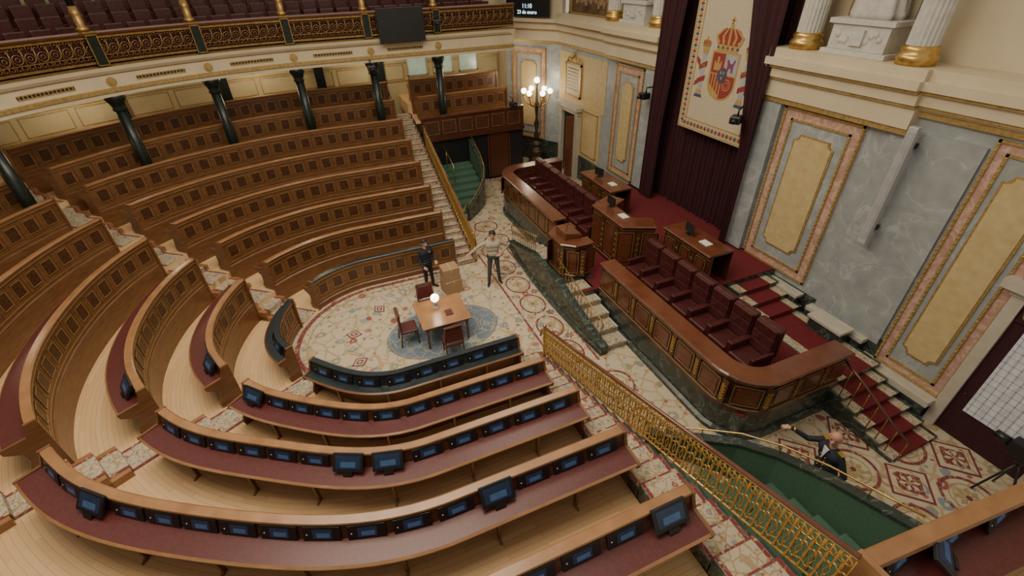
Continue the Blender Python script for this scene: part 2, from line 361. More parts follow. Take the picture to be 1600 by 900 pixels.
# ---------------------------------------------------------------- desks
def frame_lines(b,p,t,n,a0,a1,z0,z1,off,w,m,th=.008):
    b.fbox(p,t,n,a0,a1,off,off+th,z0,z0+w,m); b.fbox(p,t,n,a0,a1,off,off+th,z1-w,z1,m)
    b.fbox(p,t,n,a0,a0+w,off,off+th,z0,z1,m); b.fbox(p,t,n,a1-w,a1,off,off+th,z0,z1,m)
def row(k,u0,u1,label):
    DW=.50 if k>1 else .36
    r,f=R(k),F(k); fl=F(k-1) if k>1 else 0
    p,n,t=hp(r,s2u(r,(u2s(r,u0)+u2s(r,u1))/2))
    T=thing('curved_desk',label,'desk',(p[0],p[1],f))
    path=PATH(r,u0,u1,.22 if k>1 else .12)
    b=MB(); b.psweep(path,[(0,fl),(.05,fl),(.05,f+.96),(0,f+.96)],0)
    b.psweep(path,[(-.025,fl),(0,fl),(0,f+.16),(-.025,f+.14)],1)
    b.psweep(path,[(-.03,f+.88),(0,f+.86),(0,f+.96),(-.03,f+.96)],1)
    b.build('front_panel',['wood','wood'],T)
    b=MB()
    b.psweep(path,[(-.012,f+.24),(0,f+.24),(0,f+.25),(-.012,f+.25)],1)
    b.psweep(path,[(-.036,f+.87),(-.02,f+.865),(-.02,f+.882),(-.036,f+.882)],1)
    for u in ALONG(r,u0,u1,.5,.05):
        p,n,t=hp(r,u)
        b.fbox(p,t,n,-.16,.16,-.014,0,f+.38,f+.76,0)
        frame_lines(b,p,t,n,-.16,.16,f+.38,f+.76,-.024,.014,1,.016)
        b.fbox(p,t,n,-.235,-.225,-.008,0,f+.3,f+.84,0)
    b.build('inlay_panels',['burl','goldline'],T)
    rm='blackg' if k==1 else 'rail'
    b=MB(); b.psweep(path,[(-.05,f+.955),(.09,f+.955),(.10,f+.975),(.09,f+1.0),(-.03,f+1.005),(-.055,f+.985)],0); b.build('top_rail',[rm],T)
    b=MB(); b.psweep(path,[(.05,f+.955),(.08,f+.955),(.15,f+.735),(.05,f+.735)],0); b.build('sloping_back',['burl' if k>1 else 'blackg'],T)
    b=MB(); b.psweep(path,[(.05,f+.70),(DW,f+.70),(DW,f+.735),(.05,f+.735)],0); b.psweep(path,[(DW,f+.685),(DW+.03,f+.69),(DW+.035,f+.72),(DW,f+.74)],1)
    b.build('writing_top',['maroon' if k>1 else 'blackg','rail' if k>1 else 'wood'],T)
    for u in ALONG(r,u0,u1,1.25,.3):
        p,n,t=hp(r,u); b=MB(); e=DW-.5
        b.fpoly(p,n,t,[(.05,f+.70),(.48+e,f+.70),(.44+e,f+.62),(.40+e,f+.5),(.38+e,f+.05),(.46+e,f+.0),(.32+e,f+.0),(.32+e,f+.5),(.05,f+.58)],-.02,.02)
        b.build('bracket',['wood'],T)
    for e,uu in ((0,u0),(1,u1)):
        p,n,t=hp(r,uu); s=1 if e==0 else -1; b=MB(); g=DW-.5
        b.fpoly(p,n,t,[(-.05,fl),(.10,fl),(.14,f),(.38+g,f),(.42+g,f+.12),(.34+g,f+.3),(.34+g,f+.48),(.53+g,f+.64),(.54+g,f+.74),(.18,f+.76),(.11,f+.94),(.11,f+1.01),(-.06,f+1.01)],min(0,-s*.05),max(0,-s*.05))
        b.build('end_panel',['wood'],T)
    return T
def ang(k,phi,s): return phi+s*math.asin(AW/R(k))
for k in range(1,9):
    front='low front desk' if k==1 else f'{ORD[k]} curved walnut desk row from the floor'
    dk=' with dark blue-black top' if k==1 else ''
    row(k,UE,ang(k,A1,-1),front+dk+', far block by the two standing men')
    u1=ang(k,A2,-1) if k<6 else min(ang(k,A2,-1),2.0)
    row(k,ang(k,A1,1),u1,front+dk+', middle block between the two aisles')
    if k<6: row(k,ang(k,A2,1),PI-UE,front+dk+', near block with the lit screens')
for k in (7,8): row(k,-8.0,-3.85,f'short straight desk {"in front" if k==7 else "at the back"} above the far exit, under the gallery')
# ---------------------------------------------------------------- screens
def scr_proto():
    T=thing('screen','','screen')
    b=MB(); b.box(-.255,.255,-.02,.012,0,.225); b.build('housing',['black'],T,False,bevel=.006)
    b=MB(); b.box(-.14,.12,.012,.015,.035,.185,0); d=b.build('display',['bluescr'],T,False)
    b=MB(); b.box(-.11,.07,.015,.017,.055,.125,0); b.build('window_on_display',['bluescr2'],d,False)
    b=MB(); b.ball((.20,.014,.10),.012,0,8,sy=.3); b.build('button',['white'],T,False); return T
def big_proto():
    T=thing('tablet_screen','','screen')
    b=MB(); b.box(-.25,.25,-.03,.015,.03,.34); b.build('housing',['black'],T,False,bevel=.008)
    b=MB(); b.box(-.20,.20,.015,.018,.085,.30,0); d=b.build('display',['bluescr'],T,False)
    b=MB(); b.box(-.13,.12,.018,.02,.11,.20,0); b.build('window_on_display',['bluescr2'],d,False)
    b=MB(); b.box(-.08,.08,-.12,.02,-.03,.03); b.build('stand',['black'],T,False); return T
sp=scr_proto(); bp_=big_proto(); used={'s':False,'b':False}
BIG={1:[],2:[.09],3:[.53,.61],4:[.17,.77],5:[.999]}
def put(kind,k,u,label,group):
    p,n,t=hp(R(k),u); rz=math.atan2(n[1],n[0])-PI/2; f=F(k)
    if kind=='s': loc=(p[0]+n[0]*.165,p[1]+n[1]*.165,f+.738); tilt=D2(18); pr=sp
    else: loc=(p[0]+n[0]*.30,p[1]+n[1]*.30,f+.77); tilt=D2(36); pr=bp_
    if not used[kind]:
        used[kind]=True; pr.location=loc; pr.rotation_euler=(tilt,0,rz); pr['label']=label; pr['group']=group
    else: dup(pr,loc,rz,label,tilt,group)
for k in range(1,6):
    us=ALONG(R(k),ang(k,A2,1),PI-UE,.60,.1)[::-1]; n=len(us)
    bigs={min(range(n),key=lambda i:abs((1-(i+.5)/n)-g)) for g in BIG[k]}
    for i,u in enumerate(us):
        if k==5 and i>6: continue
        rown='front desk' if k==1 else f'{ORD[k]} desk row'
        if i in bigs: put('b',k,u,f'larger tilted black tablet, {od(i+1)} screen from the gilt railing, {rown}, near block','tilted tablets on the near desks')
        else: put('s',k,u,f'small blue lit screen, {od(i+1)} from the gilt railing, {rown}, near block','screens built into the near desks')
for k in (1,2,3):
    us=ALONG(R(k),ang(k,A1,1),ang(k,A2,-1),.62,.12)
    for i,u in enumerate(us[-(2 if k>1 else 3):]):
        put('b' if i==1 and k>1 else 's',k,u,f'{"tilted black tablet" if i==1 and k>1 else "small dark screen"}, {ORD[i+1]} of the few seen on the middle block, {ORD[k]} row','screens on the middle block')
# ---------------------------------------------------------------- aisle stairs
def aisle(phi,label):
    P=[hpos(R(k),phi) for k in range(1,10)]
    T=thing('aisle_stairs',label,'stairs',(P[0][0],P[0][1],0))
    for k in range(1,9):
        zf=F(k); z0=F(k-1) if k>1 else 0; p=P[k-1]
        if k>1:
            q=P[k-2]; d=Vector((p[0]-q[0],p[1]-q[1])).normalized(); t=(-d.y,d.x)
            for a,bb,z in ((-.62,0,z0+.16),(-.31,0,z0+.32)):
                b=MB(); b.fbox(p,d,t,a,bb,-.44,.44,z0,z-.01,0); b.fbox(p,d,t,a-.012,bb,-.33,.33,z0,z,1)
                for s in (-1,1): b.fbox(p,d,t,a-.014,bb,s*.30-.03,s*.30+.03,z0,z+.002,2)
                b.build('step',['rail','runner','border'],T)
        q=P[k]; d=Vector((q[0]-p[0],q[1]-p[1])); L=d.length; d.normalize(); t=(-d.y,d.x)
        b=MB(); b.fbox(p,d,t,-.01,L-.62,-.33,.33,zf,zf+.012,0)
        for s in (-1,1): b.fbox(p,d,t,-.01,L-.62,s*.30-.03,s*.30+.03,zf,zf+.015,1)
        b.build('carpet_runner',['runner','border'],T)
aisle(A1,'carpeted aisle steps between the far and middle desk blocks'); aisle(A2,'carpeted aisle steps between the middle and near desk blocks')
def sx(sg,j): return 13.27+.3225*j if sg>0 else 8.06-.356*j
zj=lambda j:.02+.12*(j+.6)
def endstairs(sg,n,label):
    T=thing('carpeted_staircase',label,'stairs',(sx(sg,0),-3.65,0))
    for i in range(n):
        z=.12*(i+1)+.02; x0,x1=sorted((sx(sg,i-.05),sx(sg,i+1)))
        b=MB(); b.box(x0,x1,-4.05,-3.29,0,z-.012,0); b.box(x0,x1,-3.99,-3.31,z-.10,z,1)
        for y in (-3.955,-3.345): b.box(x0-.001,x1+.001,y-.03,y+.03,z-.10,z+.003,2)
        xn=x0 if sg>0 else x1; b.box(xn-.014,xn+.014,-3.99,-3.31,z-.022,z+.004,2); b.box(xn-.012,xn+.012,-3.99,-3.31,z-.11,z-.02,1)
        b.build('step',['green','runner','border'],T)
endstairs(1,26,'carpeted staircase climbing beside the far gilt railing'); endstairs(-1,24,'carpeted staircase climbing beside the near gilt railing')
# ---------------------------------------------------------------- gilt railings
def circ(cx,cz,r,n=12,a0=0,a1=2*PI): return [(cx+r*math.cos(a0+(a1-a0)*i/n),0,cz+r*math.sin(a0+(a1-a0)*i/n)) for i in range(n+(0 if abs(a1-a0-2*PI)<.01 else 1))]
def spiral(cx,cz,r,turn,n=12,fl=1,a0=0):
    return [(cx+fl*r*(1-.75*i/n)*math.cos(a0+turn*i/n),0,cz+r*(1-.75*i/n)*math.sin(a0+turn*i/n)) for i in range(n+1)]
def baluster_mesh():
    b=MB(); b.lathe([(.014,.12),(.026,.16),(.014,.2),(.018,.34),(.030,.4),(.016,.46),(.014,.6),(.028,.66),(.014,.72),(.014,.9)],(0,0,0),6)
    b.tube(circ(0,.78,.055),.012,5,0,True)
    for f in (-1,1):
        b.tube(spiral(f*.045,.55,.055,4.5,10,f,-1.2),.012,5); b.tube(spiral(f*.045,.27,.05,-4.5,10,f,1.2),.012,5)
        b.tube([(f*.07,0,.14),(f*.075,0,.3),(f*.05,0,.42),(f*.075,0,.55),(f*.07,0,.88)],.008,5)
    b.ball((0,0,.545),.03,0,8,sy=.5); b.ball((0,0,.27),.026,0,8,sy=.5)
    return b
bal=None
def railing(sg,j0,j1,label):
    global bal
    T=thing('gilt_railing',label,'railing',(sx(sg,j0),-4.02,zj(j0)))
    P=lambda j,dz:(sx(sg,j),-4.02,zj(j)+dz)
    b=MB(); b.tube([P(j0-.7,.6),P(j0-.5,.82),P(j0,.94),P(j1,.95)],.032,8); b.build('handrail',['dwood2'],T)
    b=MB(); b.tube([P(j0,.90),P(j1,.90)],.018,6); b.build('upper_gilt_bar',['gold'],T)
    b=MB(); b.tube([P(j0,.12),P(j1,.12)],.022,6); b.build('lower_bar',['gold'],T)
    b=MB(); b.lathe([(.06,0),(.06,.08),(.03,.12),(.045,.3),(.025,.4),(.05,.6),(.03,.7),(.06,.86),(.03,.95),(.05,1.0),(.0,1.06)],P(j0-.1,0),12); b.build('newel_post',['gold'],T)
    x0,x1=sx(sg,j0),sx(sg,j1); n=int(abs(x1-x0)/.155)
    for i in range(n):
        j=j0+(j1-j0)*(i+.6)/n
        if bal is None:
            bal=baluster_mesh().build('baluster',['gold'],T,False); o=bal
        else: o=bal.copy(); col.objects.link(o); o.parent=T
        o.location=Vector(P(j,0))-T.location
railing(1,.2,18,'ornate gilt stair railing behind the man in the beige jumper'); railing(-1,.6,20.5,'long ornate gilt railing with red wooden handrail, in the foreground')
# ---------------------------------------------------------------- carpet motifs
T=thing('patterned_carpet','cream floral carpet with maroon motifs on the chamber floor','carpet',(10.4,-2,0))
b=MB(); b.psweep(PATH(2.40,-2.5,PI+2.5,.12),[(0,.004),(.13,.004),(.13,.008),(0,.008)],0); b.psweep(PATH(2.2,-2.5,PI+2.5,.12),[(0,.004),(.03,.004),(.03,.008),(0,.008)],1)
b.build('border',['border','olive'],T)
def rosette(b,c,r,m1,m2,n=8,z=.009):
    for i in range(n):
        w=2*PI*i/n; d=(math.cos(w),math.sin(w)); e=(-d[1],d[0])
        b.flat([(c[0]+d[0]*r*.2,c[1]+d[1]*r*.2),(c[0]+d[0]*r*.65+e[0]*r*.22,c[1]+d[1]*r*.65+e[1]*r*.22),(c[0]+d[0]*r,c[1]+d[1]*r),(c[0]+d[0]*r*.65-e[0]*r*.22,c[1]+d[1]*r*.65-e[1]*r*.22)],z,m1)
    b.ring(c,0,r*.22,z+.002,m2,12)
CM=['mar2','olive','blue','ivory','border','carpet']
b=MB(); c=(10.15,-1.95)
b.ring(c,0,1.0,.010,0,48,ex=1.1,ey=1.6); b.ring(c,.95,.97,.0125,1,48,ex=1.1,ey=1.6); b.ring(c,.62,.64,.0125,1,48,ex=1.1,ey=1.6)
for i in range(16):
    w=2*PI*i/16; b.tube([(c[0]+.62*1.1*math.cos(w),c[1]+.62*1.6*math.sin(w),.011),(c[0]+.95*1.1*math.cos(w),c[1]+.95*1.6*math.sin(w),.011)],.008,4,1)
    w+=PI/16; rosette(b,(c[0]+.79*1.1*math.cos(w),c[1]+.79*1.6*math.sin(w)),.1,1,0,5,.0125)
b.build('blue_medallion',['blue','olive'],T)
def diamond(b,c,s,w,m1,m2,z=.0085):
    d=(math.cos(w),math.sin(w)); e=(-d[1],d[0])
    for q,mm,zz in ((s,m1,z),(s*.78,m2,z+.002),(s*.5,m1,z+.004),(s*.25,m2,z+.006)):
        b.flat([(c[0]+d[0]*q,c[1]+d[1]*q),(c[0]+e[0]*q*.8,c[1]+e[1]*q*.8),(c[0]-d[0]*q,c[1]-d[1]*q),(c[0]-e[0]*q*.8,c[1]-e[1]*q*.8)],zz,mm)
for i in range(13):
    w=-.6+(PI+1.2)*i/12; b=MB(); diamond(b,(10.4+1.72*math.cos(w),-1.3+1.85*math.sin(w)),.24 if i%2 else .15,w,0 if i%2 else 2,3); b.build('diamond_motif',CM,T)
for i in range(6):
    x=7.9+1.15*i; c=(x,-4.78); b=MB(); b.ring(c,.34,.39,.008,4,24,ex=1.25); b.ring(c,0,.34,.006,5,24,ex=1.25); b.ring(c,.27,.285,.008,1,24,ex=1.25); rosette(b,c,.18,1,4); b.build('oval_motif',CM,T)
    if i<5: b=MB(); rosette(b,(x+.575,-4.45),.13,1,2,6); rosette(b,(x+.575,-5.1),.13,0,1,6); b.build('flower_pair',CM,T)
for x in (1.2,2.5,3.8,5.1,6.4,14.4,15.6,16.8,18.1,19.4):
    for y in (-5.25,-8.3,-9.7):
        if y<-8 and 3.5<x<17.4: continue
        if y>-6 and not 4.5<x<16.5: continue
        b=MB(); c=(x,y); b.ring(c,.42,.48,.008,4,24); b.ring(c,.3,.32,.008,1,24); rosette(b,c,.24,1,0); b.build('ring_motif',CM,T)
    for y in (-7.55,-9.0,-10.4):
        if x<3.2 or x>17.6:
            X=x+.65; b=MB()
            b.flat([(X-.5,y),(X,y+.5),(X+.5,y),(X,y-.5)],.008,0); b.flat([(X-.44,y),(X,y+.44),(X+.44,y),(X,y-.44)],.010,5); b.flat([(X-.3,y),(X,y+.3),(X+.3,y),(X,y-.3)],.011,4); rosette(b,(X,y),.2,3,1,6,.012); b.build('square_motif',CM,T)
b=MB(); b.box(17.3,17.4,-10.8,-6.8,.004,.01,0); b.build('stripe',['mar2'],T)
b=MB(); b.box(7.3,13.7,-5.36,-5.30,.004,.01,0); b.build('stripe',['border'],T)
b=MB(); b.box(7.3,13.7,-4.27,-4.21,.004,.01,0); b.build('stripe',['border'],T)
# ---------------------------------------------------------------- table and chairs
T=thing('table','square polished brown stenographers table on the blue medallion','table',(10.05,-1.95,0))
b=MB(); b.box(9.42,10.68,-2.62,-1.28,.74,.78); b.build('tabletop',['rail'],T,bevel=.012)
b=MB(); b.box(9.5,10.6,-2.54,-1.36,.64,.74); b.build('apron',['dwood2'],T)
for x in (9.53,10.57):
    for y in (-2.5,-1.4):
        b=MB(); b.lathe([(.03,0),(.035,.06),(.025,.1),(.04,.3),(.028,.45),(.045,.6),(.045,.66)],(x,y,.006),10); b.build('leg',['dwood2'],T)
def chair_proto():
    T=thing('chair','','chair')
    b=MB(); b.box(-.24,.24,-.24,.24,.42,.49); b.build('seat',['maroon'],T,False,bevel=.02)
    b=MB(); b.box(-.24,-.18,-.21,.21,.56,1.0); b.build('backrest',['maroon'],T,False,bevel=.02)
    for x,y,h in ((.21,.21,.42),(.21,-.21,.42),(-.21,.23,1.03),(-.21,-.23,1.03)):
        b=MB(); b.tube([(x+(.0 if x>0 else -.06),y,0),(x,y,.4),(x-(0 if x>0 else .03),y,h)],.02,6); b.build('leg',['dwood'],T,False)
    b=MB(); b.box(-.25,-.17,-.23,.23,1.0,1.05); b.build('top_rail',['dwood'],T,False); return T
ch=chair_proto(); ch.location=(9.12,-1.95,0.016); ch['label']='red leather chair on the near side of the table, back to the camera'
dup(ch,(10.1,-.98,0.016),-PI/2,'red leather chair on the left side of the square table'); dup(ch,(10.9,-1.75,0.016),PI,'red leather chair on the far side of the table, behind the lamp')
T=thing('table_lamp','glowing white globe lamp on a silver base on the table','lamp',(10.25,-1.85,.78))
b=MB(); b.lathe([(.10,0),(.10,.02),(.035,.04),(.03,.12),(.06,.15),(.02,.22)],(10.25,-1.85,.78),14); b.build('base',['silver'],T)
b=MB(); b.ball((10.25,-1.85,1.10),.12); b.build('globe',['globe'],T)
o=MB(); o.box(9.75,10.0,-2.2,-2.0,.78,.80); tag(o.build('notebook',['maroon']),'small closed notebook on the square table','book')
def cbox(x,y,z,sx,sy,sz,rz,label):
    T=thing('cardboard_box',label,'box',(x,y,z),rz)
    b=MB(); b.box(-sx/2,sx/2,-sy/2,sy/2,0,sz); b.build('carton',['card'],T,False,bevel=.006)
    b=MB(); b.box(-sx/2-.002,sx/2+.002,-.03,.03,sz*.7,sz+.003); b.build('tape',['tape'],T,False)
cbox(11.95,-2.75,.012,.5,.55,.46,.15,'brown cardboard box on the carpet, lower of the two beside the policeman')
cbox(11.97,-2.74,.475,.46,.52,.42,.05,'brown cardboard box on top of another beside the policeman')
# ---------------------------------------------------------------- government benches
def arcpts(cx,cy,r,a0,a1,n=8): return [(cx+r*math.cos(a0+(a1-a0)*i/n),cy+r*math.sin(a0+(a1-a0)*i/n)) for i in range(n+1)]
npath=[(9.1-.4*i,-6.4) for i in range(11)]+arcpts(4.8,-7.3,.9,PI/2,PI)+[(3.9,-8.0),(3.9,-8.6),(3.9,-9.2)]
fpath=[(21-x,y) for x,y in npath][::-1]
def leaf(b,p,t,n,z,h,m=0):
    for i in range(5):
        zz=z+h*(i+.3)/5.5
        for s in (-1,1): b.fpoly(p,t,n,[(0,zz),(s*.045,zz+.05),(s*.05,zz+.1),(s*.015,zz+.08)][::s],.0,.014,m)
    b.fbox(p,t,n,-.007,.007,0,.012,z,z+h,m)
def resample(path,sp):
    out=[];acc=sp/2
    for a,b2 in zip(path,path[1:]):
        L=math.hypot(b2[0]-a[0],b2[1]-a[1]); t=((b2[0]-a[0])/L,(b2[1]-a[1])/L)
        while acc<L:
            out.append(((a[0]+t[0]*acc,a[1]+t[1]*acc),t,(t[1],-t[0]))); acc+=sp
        acc-=L
    return out
def woodfront(T,path,z0,z1,sp,orn=True,lw=.014):
    b=MB(); b.psweep(path,[(0,z0),(-.06,z0),(-.06,z1),(0,z1)],0)
    b.psweep(path,[(0,z0),(.05,z0),(.05,z0+.1),(.02,z0+.13),(0,z0+.13)],0); b.psweep(path,[(0,z1-.1),(.03,z1-.08),(.06,z1),(0,z1)],0)
    b.build('front_panel',['dwood'],T)
    b=MB(); pts=resample(path,sp)
    for p,t,n in pts:
        w=sp/2-.11
        b.fbox(p,t,n,-w,w,0,.022,z0+.2,z1-.17,1); b.fbox(p,t,n,-w+.07,w-.07,.02,.034,z0+.27,z1-.24,0)
        frame_lines(b,p,t,n,-w,w,z0+.2,z1-.17,.02,lw,2,.01)
    b.psweep(path,[(.05,z0+.11),(.056,z0+.11),(.056,z0+.125),(.04,z0+.125)],2); b.psweep(path,[(.0,z1-.11),(.035,z1-.1),(.035,z1-.085),(0,z1-.09)],2)
    b.build('raised_panels',['dwood2','dwood','goldline'],T)
    if orn:
        for p,t,n in pts[:-1]:
            q=(p[0]+t[0]*sp/2,p[1]+t[1]*sp/2); b=MB(); b.fbox(q,t,n,-.075,.075,0,.03,z0+.14,z1-.1,1); leaf(b,(q[0]+n[0]*.03,q[1]+n[1]*.03),t,n,z0+.22,z1-z0-.42,0); b.build('gilt_ornament',['gold','dwood'],T)
def bench(path,label):
    c=path[len(path)//2]
    T=thing('government_bench',label,'desk',(c[0],c[1],0))
    b=MB(); b.psweep(path,[(.10,0),(.10,.1),(.02,.14),(.02,.74),(-.2,.74),(-.2,0)],0); b.build('marble_base',['green'],T)
    woodfront(T,path,.74,1.64,.78)
    b=MB(); b.psweep(path,[(.09,1.64),(.10,1.67),(.07,1.70),(-.38,1.70),(-.38,1.64)],0); b.build('desk_top',['dwood2'],T)
    b=MB(); b.psweep(path,[(-.32,.75),(-.36,.75),(-.36,1.64),(-.32,1.64)],0); b.build('inner_panel',['dwood'],T)
bench(npath,'long mahogany government desk on green marble, nearer of the two, curved at its end')
bench(fpath,'long mahogany government desk on green marble, farther of the two')
def arm_proto():
    T=thing('armchair','','armchair')
    b=MB(); b.box(-.25,.25,-.25,.28,.30,.46); b.build('seat',['leather'],T,False,bevel=.04)
    b=MB(); b.box(-.28,.28,-.42,-.24,.42,1.18); bk=b.build('backrest',['leather'],T,False,bevel=.05)
    for i in range(3): b=MB(); b.box(-.25,.25,-.26,-.205,.47+.23*i,.47+.23*(i+1)-.004); b.build('padded_band',['leather'],bk,False,bevel=.022)
    for s in (-1,1): b=MB(); b.box(s*.27-.045,s*.27+.045,-.28,.24,.28,.64); b.build('armrest',['leather'],T,False,bevel=.03)
    b=MB(); b.box(-.28,.28,-.36,.26,.0,.3); b.build('base',['dwood'],T,False); T.scale=(1.12,1.22,1.06); return T
ar=arm_proto(); ar.location=(5.02,-7.68,.745); ar['label']='red leather armchair at the near government desk, closest to the camera'
for i in range(1,7): dup(ar,(5.02+.66*i,-7.68,.745),0,f'red leather armchair at the near government desk, {ORD[i+1]} from the camera end')
for i in range(8): dup(ar,(11.85+.66*i,-7.68,.745),0,f'red leather armchair at the far government desk, {ORD[i+1]} from the lectern end')
def pdesk(path,label,zb0,zt,sp,depth=.7):
    c=path[len(path)//2]; T=thing('presidency_desk',label,'desk',(c[0],c[1],zb0))
    woodfront(T,path,zb0,zt,sp)
    b=MB(); b.psweep(path,[(.1,zt),(.11,zt+.03),(.08,zt+.06),(-depth,zt+.06),(-depth,zt)],0); b.build('desk_top',['dwood2'],T)
    b=MB(); b.psweep(path,[(-depth+.02,zb0),(-depth,zb0),(-depth,zt),(-depth+.02,zt)],0); b.build('back_board',['dwood'],T)
def dens(pts,sp=.25):
    o=[pts[0]]
    for a,c in zip(pts,pts[1:]):
        n=max(1,int(math.hypot(c[0]-a[0],c[1]-a[1])/sp)); o+=[(a[0]+(c[0]-a[0])*i/n,a[1]+(c[1]-a[1])*i/n) for i in range(1,n+1)]
    return o
pdesk([(11.75,-8.3),(11.35,-7.5),(9.8,-7.5),(9.4,-8.3)],'tall central presidency desk with angled mahogany front',.75,2.2,.72,.5)
pdesk([(14.0,-8.55),(11.95,-8.55)],'far wing of the presidency desk beside the tall central part',.75,2.2,.65)
pdesk([(9.25,-8.55),(7.4,-8.55)],'near wing of the presidency desk above the red carpeted steps',.75,2.2,.6)
def mon(x,y,z,rz,label):
    T=thing('desk_monitor',label,'screen',(x,y,z),rz)
    b=MB(); b.box(-.2,.2,-.02,.02,.06,.32); b.build('housing',['black'],T,False,bevel=.006)
    b=MB(); b.box(-.17,.17,-.024,-.02,.09,.29); b.build('display',['bluescr2'],T,False)
    b=MB(); b.box(-.08,.08,-.07,.07,0,.015); b.box(-.02,.02,-.01,.02,.01,.08); b.build('stand',['black'],T,False)
mon(13.3,-8.8,2.26,.2,'small monitor on the far wing of the presidency desk'); mon(11.05,-7.85,2.26,0,'small monitor on the tall central presidency desk'); mon(8.6,-8.8,2.26,-.2,'small monitor on the near wing of the presidency desk')
for i,(x,y,z,l) in enumerate(((12.5,-8.85,2.26,'far wing'),(10.3,-7.8,2.26,'tall centre'),(8.0,-8.85,2.26,'near wing'))):
    b=MB(); b.box(x-.15,x+.15,y-.11,y+.11,z,z+.02); tag(b.build('paper_stack',['white']),f'white papers lying on the {l} of the presidency desk','paper')
T=thing('lectern','raised mahogany speakers lectern on green marble, between the government desks','lectern',(10.55,-6.1,.75))
lp=[(11.15,-6.55),(11.15,-6.0),(10.9,-5.72),(10.2,-5.72),(9.95,-6.0),(9.95,-6.55)]
woodfront(T,lp,.75,1.85,.56,True)
b=MB(); b.psweep(lp,[(.09,1.85),(.1,1.88),(.07,1.91),(-.28,1.91),(-.28,1.85)],0); b.build('ledge',['dwood2'],T)
b=MB(); b.fpoly((10.55,-5.95),(0,-1),(1,0),[(-.12,1.9),(.42,1.9),(.42,2.02),(-.12,2.14)],-.3,.3); b.build('reading_desk',['dwood2'],T,bevel=.015)
b=MB(); b.tube([(10.45,-5.95,2.1),(10.45,-6.0,2.3),(10.47,-6.1,2.42)],.008,5); b.ball((10.47,-6.12,2.43),.02,0,8); b.build('microphone',['black'],T)
T=thing('rostrum','curved dark green marble rostrum carrying the lectern and two small stairs','platform',(10.5,-5.9,0))
top=[(7.4,.28),(7.6,.32),(9.7,1.02),(11.4,1.02),(13.5,.32),(13.7,.28)]
pp=[]
for i in range(33):
    x=7.4+6.3*i/32; y=-5.48+.18*math.cos((x-10.55)/3.15*PI/2)
    z=.28
    for (a,za),(c,zc) in zip(top,top[1:]):
        if a<=x<=c: z=za+(zc-za)*(x-a)/(c-a)
    pp.append((x,y,z))
b=MB(); n=len(pp); vs=[]
for x,y,z in pp: vs+=[(x,y+.06,0),(x,y+.06,.1),(x,y,.14),(x,y,z-.05),(x,y+.04,z-.05),(x,y+.04,z),(x,y-.18,z),(x,y-.16,0)]
fs=[(i*8+j,i*8+(j+1)%8,(i+1)*8+(j+1)%8,(i+1)*8+j) for i in range(n-1) for j in range(8)]+[list(range(8)),[(n-1)*8+j for j in range(8)]]
b.add(vs,fs,0); b.build('marble_parapet',['green'],T)
b=MB(); b.box(9.8,11.3,-6.6,-5.5,0,.76); b.build('marble_block',['green'],T)
for sg,xe in ((1,7.5),(-1,13.6)):
    for i in range(5):
        xa=xe+sg*.46*i; x0,x1=sorted((xa,xe+sg*2.3)); b=MB(); z=.15*(i+1)
        b.box(x0,x1,-6.32,-5.6,z-.15,z-.01,0); b.box(min(xa,xa+sg*.46),max(xa,xa+sg*.46),-6.25,-5.66,z-.01,z,1); b.box(xa-.014,xa+.014,-6.25,-5.66,z-.14,z,1)
        b.build('step',['cream2','runner'],T)
for sg,xa,xb in ((1,7.55,9.85),(-1,13.55,11.25)):
    T=thing('gilt_handrail',('near' if sg==1 else 'far')+' side gilt handrail on the marble rostrum stairs','railing',(xa,-5.5,.3))
    P=lambda q,dz:(xa+(xb-xa)*q,-5.52+.12*q,.30+.70*q+dz)
    b=MB(); b.tube([P(0,.5),P(0,.62),P(.06,.68),P(1,.66)],.018,6); b.build('top_bar',['gold2'],T)
    for i in range(14):
        q=(i+.3)/14; x,y,z=P(q,0); b=MB(); b.tube([(x,y,z),(x,y,z+.66)],.008,5); b.tube([(x+dx*.05,y,z+.4+dz*.09) for dx,dz in [(math.cos(w),math.sin(w)) for w in [k*PI/5 for k in range(10)]]],.007,4,0,True); b.build('baluster',['gold2'],T)
# stairs by the wall
T=thing('red_carpet_staircase','red carpeted steps with cream borders along the marble wall','stairs',(6,-9.9,0))
for i in range(4):
    x1=7.35-.42*i; z=1.3-.14*i-.14; b=MB(); b.box(x1-.42,x1,-10.75,-9.3,0,z-.01,0); b.box(x1-.42,x1+0,-10.65,-9.35,z-.01,z,2); b.box(x1-.43,x1,-10.42,-9.6,z-.12,z+.006,1); b.build('step',['green','redc','runner'],T)
b=MB(); b.box(3.9,5.67,-10.75,-9.3,0,.72,0); b.box(3.9,5.67,-10.65,-9.35,.72,.735,2); b.box(3.9,5.67,-10.42,-9.6,.735,.741,1); b.build('landing',['green','redc','runner'],T)
for i in range(5):
    x1=3.9-.32*i; z=.72-.13*(i+1); b=MB(); b.box(x1-.32,x1,-10.6,-9.1,0,z-.01,0); b.box(x1-.32,x1,-10.5,-9.15,z-.01,z,2); b.box(x1-.33,x1,-10.25,-9.42,z-.11,z+.006,1); b.build('step',['green','redc','runner'],T)
b=MB(); b.box(6.3,7.5,-11,-10.7,0,1.0,0); b.box(6.28,7.52,-11,-10.68,1.0,1.08,1); tag(b.build('stone_plinth',['green','cream2']),'stone plinth against the wall beside the upper red steps','plinth')
b=MB(); b.box(4.75,5.55,-10.72,-10.3,.735,1.05,0); b.box(4.7,5.6,-10.74,-10.25,1.05,1.13,1); tag(b.build('stone_plinth',['green','cream2'],bevel=.01),'grey marble block on the landing below the column loudspeaker','plinth')
T=thing('stair_handrail','dark curved handrail with gilt posts beside the lower red steps','railing',(3.2,-9.2,0))
